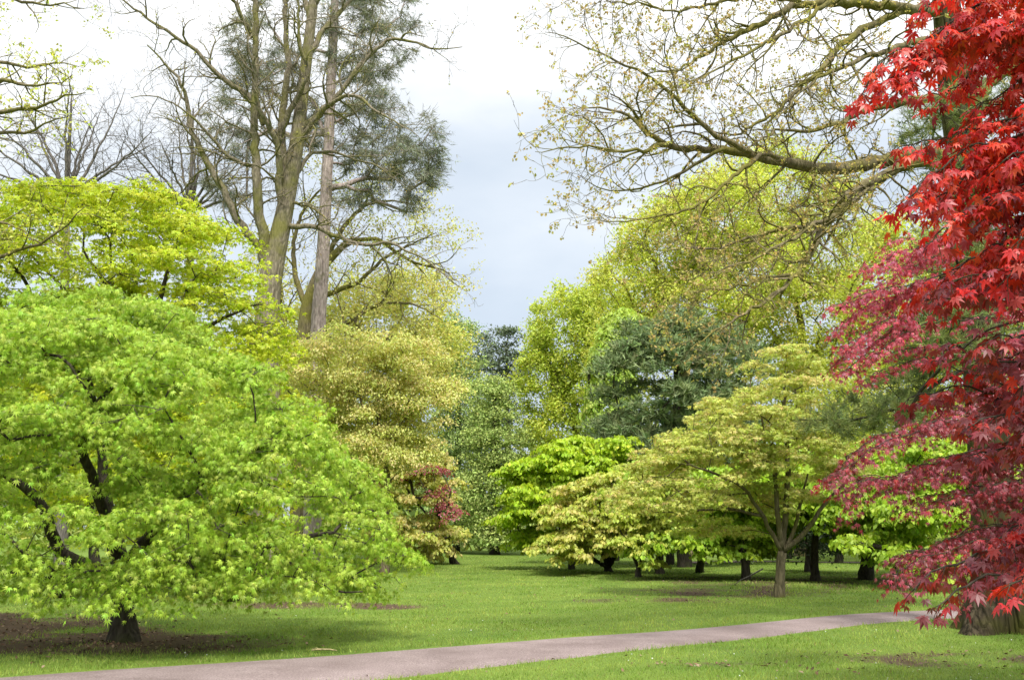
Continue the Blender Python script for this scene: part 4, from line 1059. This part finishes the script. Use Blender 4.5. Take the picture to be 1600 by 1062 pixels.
# pine hanging behind the red maples
b = base_point(1548, 19.0)
stems = [(S(b, at(1545, 600, 19), at(1530, 300, 19), at(1520, 100, 19), at(1515, -100, 19)), [.22, .2, .16, .12, .05]),
         (S(at(1542, 560, 19), at(1480, 590, 18), at(1400, 640, 17.3), at(1320, 660, 17), at(1250, 655, 17)), [.06, .045, .03, .02, .01]),
         (S(at(1538, 470, 19), at(1480, 480, 18), at(1420, 510, 17.5), at(1380, 530, 17.4)), [.06, .045, .03, .015])]
leafy_tree('drooping_pine', 'grey green pine with long needles hanging behind the crimson maple', 'tree', b,
           [(1450, 520, 75, 65, 17.6, 1.0), (1370, 640, 75, 35, 17.2, .8), (1440, 600, 70, 50, 17.6, 1), (1440, 215, 35, 60, 18, .7), (1480, 390, 70, 50, 18, .8), (1575, 150, 50, 60, 18.5, .8), (1570, 320, 70, 80, 18.5, 1), (1300, 660, 50, 26, 17, .6), (1560, 480, 80, 70, 18, 1), (1500, 300, 45, 60, 14.2, .5), (1490, 410, 60, 50, 14.2, .5), (1510, 520, 60, 55, 14.2, .5), (1500, 170, 36, 45, 14.4, .4)],
           460, ('needle', 'needle', 20, 8, .24, .14, .6, .35), 121, [(0.22, 0.27, 0.09), (0.28, 0.32, 0.11), (0.18, 0.23, 0.09)], stems=stems, R0=.2, rtip=.005, shell=.4, back=.9, below=1)

# ------------------------------------------------------------------ red maples
extra_tints = {'scarlet_maple': ('s', 'p'), 'crimson_maple': ('k', 'c')}
def spray_tree(name, label, base, trunk, sprays, leafsize, step, tints_of, seed, pick, kind, width, per, bark, rtw, extra):
    rng = np.random.default_rng(seed)
    root = empty(name, tuple(base), label=label, category='tree')
    tb = Tubes()
    sk = Skeleton(rng); first = True
    for P, R in trunk:
        sk.stem(P, R, .2, None if first else sk.nearest(P[0]), .008); first = False
    # the rest of the crown round the trunk, beyond the edge of the view
    c, r, npad, k, prad = extra
    u = norm(rng.normal(size=(npad * 8, 3))) * (rng.random((npad * 8, 1)) ** .4); q = c + u * r
    px, _, f = project(q); q = q[((px > 1665) | (f < .5)) & (q[:, 2] > .9)][:npad]
    starts = np.array([at(*s_[0][0], s_[1]) for s_ in sprays])
    sk.grow(np.concatenate([starts, q]), step=.22, rise=.10, wig=.07, kpath=.25, minz=base[2] + .7)
    sk.finish(tb, trunk[0][1][0], rtw * .8, .55, 9)
    pos, axis, nn, sc, tint = [], [], [], [], []
    ep, ea, en, es, _, ek, _, _ = fill_pads(rng, q, norm(q - c), k, prad, .03, .4, leafsize, [(1, 1, 1)], .7)
    for i in range(len(ep)):
        if rng.random() < .15:
            a0 = q[ek[i]]; tb.add([a0, .5 * (a0 + ep[i]) + UP * .02, ep[i]], [rtw * .6, rtw * .4, rtw * .25], 3)
    pos += list(ep); axis += list(ea); nn += list(en); sc += list(es)
    hi, lo = extra_tints[name]
    tint += [hi if z > 2.9 else lo for z in ep[:, 2]]
    for pts, d0, d1, tcol, wmul, *f0 in sprays:
        f0 = f0[0] if f0 else 0.0
        n = len(pts); ds = np.linspace(d0, d1, n)
        P = np.array([at(x, y, d) for (x, y), d in zip(pts, ds)])
        P, R = resample(P, np.linspace(rtw * 2, rtw * .6, n), .06)
        P += np.cumsum(rng.normal(0, .011, P.shape), axis=0)
        tb.add(P, R, 5)
        L = len(P); T = np.gradient(P, axis=0); T = norm(T)
        lat = norm(np.cross(T, UP) + 1e-6)
        for i in range(1, L):
            f = i / L
            if f < f0 and rng.random() > .12: continue
            for sgn in (-1, 1):
                if rng.random() > step: continue
                w = width * wmul * (0.45 + 0.8 * rng.random()) * (1.1 - 0.6 * f)
                d = norm(lat[i] * sgn + T[i] * (0.5 + .4 * rng.random()) + rng.normal(0, .22, 3))
                q0, q1 = P[i], P[i] + d * w - UP * (.25 * w + .05 * rng.random())
                qm = 0.5 * (q0 + q1) + UP * .06 * w
                tb.add([q0, qm, q1], [rtw * .6, rtw * .45, rtw * .25], 3)
                m = max(1, int(per * w / width))
                for k in range(m):
                    u = (k + .6 + .4 * rng.random()) / m
                    p = (1 - u) ** 2 * q0 + 2 * u * (1 - u) * qm + u * u * q1
                    for s2 in ((-1, 1) if u < .9 else (0,)):
                        out = norm(d + s2 * np.cross(d, UP) * (.9 + .3 * rng.random()) + rng.normal(0, .25, 3))
                        pos.append(p + out * leafsize * .35 + rng.normal(0, leafsize * .22, 3) - UP * leafsize * .15); axis.append(out - UP * (.45 + .6 * rng.random()))
                        nn.append(UP * .8 + out * .55 + rng.normal(0, .38, 3)); sc.append(leafsize * (.55 + .6 * rng.random()))
                        tint.append(tcol)
    pos, axis, nn, sc = map(np.array, (pos, axis, nn, sc))
    cols = np.empty((len(pos), 3)); tint = np.array(tint)
    for k, tl in tints_of.items():
        s = tint == k; cols[s] = jitter_tint(rng, pick_tints(rng, tl, int(s.sum())), .22, .08)
    me = tb.mesh('trunk'); shift(me, base); link('trunk', me, bark, root)
    finish_crown(root, base, kind, pos, axis, nn, sc, cols, M_RED, pick)
    return root
SCAR = [(0.60, 0.042, 0.034), (0.50, 0.032, 0.034), (0.66, 0.075, 0.034), (0.38, 0.03, 0.04), (0.60, 0.12, 0.045)]
PURP = [(0.27, 0.048, 0.068), (0.34, 0.08, 0.11), (0.22, 0.034, 0.048), (0.40, 0.042, 0.045), (0.36, 0.12, 0.15)]
PINK = [(0.46, 0.08, 0.13), (0.56, 0.14, 0.21), (0.37, 0.048, 0.085), (0.48, 0.055, 0.085)]
b = np.array([4.9, 6.6, -.05]); tr = [(S(b, b + [-.1, -.1, .7], b + [-.25, -.2, 1.5], b + [-.5, -.4, 2.6], b + [-.7, -.6, 3.8], b + [-.7, -.8, 4.9]), [.17, .14, .12, .09, .06, .03]),
     (S(b + [-.1, -.1, .7], b + [-.4, -.6, 1.3], b + [-.6, -1.2, 2.3], b + [-.7, -1.7, 3.4]), [.09, .08, .06, .03])]
sp = [([(1700, -30), (1560, -20), (1470, 20), (1400, 60), (1352, 120)], 4.6, 4.4, 's', 1), ([(1700, 40), (1560, 70), (1480, 80), (1400, 90), (1360, 140)], 4.7, 4.5, 's', .8),
      ([(1700, 10), (1600, 40), (1520, 80), (1460, 130), (1440, 150)], 4.4, 4.3, 's', .9), ([(1700, 60), (1620, 100), (1560, 130), (1510, 150)], 4.5, 4.6, 's', .7),
      ([(1700, -60), (1600, -30), (1500, -30), (1430, 10)], 4.5, 4.5, 's', 1), ([(1720, 0), (1640, 20), (1590, 50), (1540, 60)], 4.6, 4.4, 's', 1), ([(1700, 90), (1630, 130), (1590, 100), (1570, 60)], 4.7, 4.7, 's', .8),
      ([(1720, 130), (1620, 170), (1540, 190), (1470, 230), (1430, 250)], 4.5, 4.4, 's', 1), ([(1720, 180), (1600, 220), (1500, 240), (1440, 290), (1410, 340)], 4.6, 4.4, 's', 1),
      ([(1720, 220), (1600, 270), (1500, 290), (1450, 330), (1400, 345)], 4.7, 4.5, 's', .9), ([(1720, 260), (1620, 300), (1540, 330), (1480, 380)], 4.5, 4.4, 's', 1),
      ([(1720, 320), (1620, 370), (1540, 380), (1470, 420), (1440, 430)], 4.6, 4.6, 's', .8), ([(1720, 150), (1650, 180), (1580, 240), (1530, 260)], 4.3, 4.2, 's', 1),
      ([(1720, 380), (1620, 420), (1540, 430), (1480, 440)], 4.5, 4.4, 'm', .9), ([(1720, 420), (1620, 460), (1550, 460), (1440, 470)], 4.8, 5.0, 'm', .7),
      ([(1720, 480), (1640, 510), (1560, 500), (1530, 510)], 4.4, 4.3, 'p', .9), ([(1720, 540), (1640, 560), (1570, 560), (1500, 530)], 4.6, 4.6, 'p', .6),
      ([(1720, 590), (1640, 600), (1560, 590), (1450, 550)], 4.8, 4.9, 'm', .45), ([(1720, 620), (1620, 630), (1540, 610), (1440, 600), (1390, 622)], 4.9, 5.0, 'p', .55),
      ([(1720, 640), (1640, 660), (1580, 650), (1520, 670)], 4.5, 4.4, 'p', .9), ([(1720, 700), (1660, 720), (1610, 700), (1570, 690)], 4.4, 4.4, 'p', .8),
      ([(1720, 820), (1620, 850), (1540, 870), (1470, 880), (1440, 905)], 4.7, 4.7, 'p', .8), ([(1720, 850), (1640, 870), (1560, 880), (1500, 900), (1480, 930)], 4.6, 4.5, 'p', .7),
      ([(1720, 860), (1660, 880), (1610, 890), (1570, 910)], 4.4, 4.3, 's', .8), ([(1720, 780), (1650, 800), (1600, 820), (1560, 830)], 4.6, 4.6, 'm', .7),
      ([(1720, 440), (1660, 480), (1620, 560), (1590, 600)], 4.3, 4.2, 'p', .9), ([(1720, 330), (1670, 350), (1610, 420), (1580, 450)], 4.3, 4.2, 'm', .9), ([(1720, 560), (1670, 600), (1620, 640), (1600, 660)], 4.3, 4.2, 'p', .9),
      ([(1720, 460), (1640, 480), (1560, 440), (1500, 450), (1470, 480)], 5.2, 5.2, 'm', .9), ([(1720, 300), (1640, 330), (1570, 340), (1500, 400), (1470, 450)], 5.0, 5.0, 'm', 1), ([(1720, 520), (1640, 540), (1580, 530), (1520, 560)], 5.1, 5.1, 'p', .9),
      ([(1720, 600), (1640, 620), (1590, 610), (1530, 640)], 5.1, 5.1, 'p', .9), ([(1720, 670), (1640, 690), (1580, 680), (1500, 700)], 5.1, 5.1, 'p', .9), ([(1720, 20), (1620, 0), (1540, -10), (1490, 40)], 5.0, 5.0, 's', 1), ([(1720, 120), (1640, 140), (1600, 160), (1530, 150)], 5.0, 5.0, 's', .9), ([(1720, 60), (1600, 70), (1520, 110), (1470, 140), (1440, 130)], 5.0, 4.9, 's', .9), ([(1720, 200), (1600, 200), (1520, 230), (1480, 280), (1470, 320)], 5.0, 4.9, 's', 1), 
      ([(1720, 180), (1620, 190), (1560, 220), (1510, 270), (1490, 300)], 4.8, 4.7, 's', 1.1), ([(1720, 230), (1620, 240), (1560, 270), (1520, 320)], 4.9, 4.8, 's', 1.1), ([(1720, 290), (1640, 300), (1560, 310), (1510, 350)], 4.8, 4.7, 's', 1.1), ([(1720, 350), (1640, 360), (1580, 390), (1530, 420)], 4.8, 4.7, 'm', 1.1), ([(1720, 100), (1640, 60), (1560, 40), (1500, 60), (1470, 100)], 5.1, 5.0, 's', 1.0), ([(1720, 20), (1640, 30), (1580, 60), (1530, 100), (1490, 130)], 4.9, 4.9, 's', 1.0),
      ([(1720, 250), (1680, 260), (1640, 320), (1580, 370)], 4.2, 4.2, 's', .9), ([(1720, 720), (1670, 740), (1630, 770), (1590, 790)], 4.5, 4.4, 'p', .8)]
spray_tree('scarlet_maple', 'scarlet large leaved maple, nearest tree, hanging in from the right edge', b, tr, sp, .060, 1.0,
           {'s': SCAR, 'm': SCAR[:2] + PURP[:2], 'p': PURP}, 131, 300, 'palm7', .21, 5.0, M_BARK_DARK, .0045, (np.array([4.6, 6.3, 3.2]), np.array([2.3, 2.5, 2.1]), 110, 30, .27))
b = np.array([7.6, 10.6, -.05]); tr = [(S(b, b + [-.1, 0, 1], b + [-.3, 0, 2.0], b + [-.7, -.1, 3.2], b + [-1.2, -.1, 4.2]), [.16, .14, .11, .07, .03])]
sp = []
for pts, d0, d1, w in (([(1700, 350), (1560, 370), (1460, 385), (1400, 400), (1350, 425)], 10, 9.6, 1), ([(1700, 400), (1560, 420), (1460, 430), (1390, 440), (1340, 460)], 10, 9.8, 1),
        ([(1650, 430), (1500, 450), (1400, 465), (1345, 490), (1310, 500)], 10.2, 9.7, 1), ([(1600, 460), (1450, 470), (1390, 500), (1340, 520), (1305, 545)], 10, 9.6, 1), ([(1600, 480), (1450, 500), (1390, 530), (1350, 550), (1310, 580)], 10, 9.5, .9),
        ([(1480, 380), (1440, 380), (1410, 372), (1390, 380)], 10, 9.9, .8), ([(1500, 540), (1420, 560), (1370, 570), (1330, 585)], 10.3, 10, .6), ([(1500, 420), (1440, 440), (1400, 470), (1370, 500)], 10.2, 10, .9),
        ([(1700, 660), (1560, 650), (1450, 660), (1400, 680), (1350, 700), (1300, 735), (1270, 755)], 9.6, 9.0, 1), ([(1700, 690), (1560, 690), (1470, 700), (1400, 720), (1340, 745), (1300, 760)], 9.6, 9.2, 1), ([(1700, 640), (1600, 640), (1500, 650), (1420, 650)], 9.6, 9.2, .9),
        ([(1700, 720), (1600, 730), (1500, 740), (1430, 750), (1380, 775)], 9.8, 9.3, .9), ([(1700, 760), (1600, 760), (1520, 770), (1460, 790), (1420, 810)], 9.6, 9.2, .9), ([(1700, 790), (1600, 800), (1520, 810), (1450, 830), (1400, 850)], 9.7, 9.3, .9),
        ([(1700, 820), (1600, 830), (1520, 840), (1440, 850), (1390, 875)], 9.5, 9.0, 1), ([(1700, 850), (1600, 850), (1520, 870), (1450, 880)], 9.6, 9.3, .9), ([(1700, 600), (1620, 600), (1540, 620), (1480, 640)], 9.7, 9.4, .9),
        ([(1700, 560), (1620, 560), (1560, 580)], 9.7, 9.4, .9), ([(1700, 500), (1640, 500), (1580, 530)], 9.8, 9.4, .9), ([(1700, 740), (1650, 745), (1580, 745), (1540, 760)], 9.4, 9.1, .9), ([(1700, 810), (1650, 815), (1590, 830), (1560, 850)], 9.4, 9.1, .9)):
    sp.append((pts, d0, d1, 'k' if pts[0][1] < 600 else 'c', w, .52 if pts[0][1] < 500 and pts[-1][0] < 1370 else 0.0))
    q_ = np.array(pts, float) + RNG.normal(0, 13, (len(pts), 2)) + RNG.normal(0, 9, (1, 2))
    sp.append(([tuple(v) for v in q_], d0 + RNG.uniform(.1, .6), d1 + RNG.uniform(.1, .6), 'k' if pts[0][1] < 600 else 'c', w * 1.1, .52 if pts[0][1] < 500 and pts[-1][0] < 1370 else 0.0))
for y0 in range(640, 900, 60):                          # boughs in front of the oak's trunk
    y1 = y0 + RNG.uniform(-20, 20)
    sp.append(([(1720, y1 - 10), (1640, y1), (1590, y1 + 8), (1540, y1 + 12), (1490 + RNG.uniform(-30, 30), y1 + 30)], 10.2, 9.8, 'c', 1.1))
spray_tree('crimson_maple', 'crimson pink fine leaved maple behind the scarlet maple', b, tr, sp, .050, 1.0, {'k': PINK, 'c': PINK[2:3] + PURP}, 132, 300, 'star5', .34, 6.5, M_BARK_DARK, .0036, (np.array([7.2, 10.6, 3.3]), np.array([2.6, 2.6, 2.2]), 170, 42, .34))

# ------------------------------------------------------------------ the wood all round, and a dead branch
WOODG = [(0.20, 0.27, 0.05), (0.27, 0.33, 0.06), (0.15, 0.21, 0.045), (0.34, 0.37, 0.07)]
rng = np.random.default_rng(201)
tb = Tubes(); P = []
for i in range(110):
    x = rng.uniform(-85, 85); y = rng.uniform(72, 120)
    if abs(x) < 6 and y < 100: y += 30
    h = rng.uniform(7, 12) if abs(x) < 12 else rng.uniform(9, 16); z0 = float(gz(x, y))
    tb.add([(x, y, z0 - .2), (x + rng.normal(0, .3), y, h * .5), (x, y, h * .85)], [.25, .17, .06], 6)
    c = rng.normal(0, 1, (26, 3)); c = norm(c) * (rng.random((26, 1)) ** .4) * [h * .3, h * .3, h * .48] + [x, y, h * .56]
    P.append(c[c[:, 2] > .3])
for i in range(240):
    x = rng.uniform(-90, 90); P.append(np.array([[x, rng.uniform(66, 80), rng.uniform(.3, 2.2)]]))
P = np.concatenate(P); pos, axis, nn, sc, tint = fill_cloud(rng, P, P * 0, 25, 1.7, .66, WOODG, .8); ok = pos[:, 2] > .05
wood = link('far_wood', leaves_mesh('far_wood', 'tri', pos[ok], axis[ok], nn[ok], sc[ok], tint[ok]), M_LEAF, kind='stuff', label='mixed green wood closing the view behind the lawn')
link('trunks', tb.mesh('trunks'), M_BARK_DARK, wood, kind='stuff')
tb = Tubes(); P = np.array([at(1178, 908, 26.5), at(1190, 903, 26.4), at(1205, 897, 26.2), at(1222, 891, 26)]) ; P[0, 2] = max(P[0, 2], .03)
rng = np.random.default_rng(5)
p0 = at(1146, 909, 27.5); p0[2] = .05; p1 = at(1170, 900, 27.3); p2 = at(1192, 888, 27.1)
tb.add([p0, 0.5 * (p0 + p1) + [0, 0, .03], p1, p2], [.008, .014, .02, .024], 6); tb.add([p1, p1 + [.05, -.2, .12], p1 + [.0, -.35, .1]], [.012, .008, .005], 5)
link('dead_branch', tb.mesh('dead_branch'), M_BARK_GREY, label='pale dead branch sloping to the grass left of the golden maple trunk', category='branch')

tb = Tubes(); c = at(505, 1017, ground_d(1017)); c[2] = float(gz(c[0], c[1])) + .035
tb.add([c + [-.16, .02, .0], c + [-.05, -.01, .012], c + [.08, .01, .008], c + [.19, -.03, .0]], [.006, .012, .011, .005], 6); tb.add([c + [-.05, -.01, .012], c + [-.1, .07, .02], c + [-.17, .11, .01]], [.008, .006, .003], 5)
link('fallen_twig', tb.mesh('fallen_twig'), bark_material('dry_twig', (0.35, 0.28, 0.14), (0.55, 0.46, 0.26)), label='short pale fallen twig on the grass beside the path', category='twig')
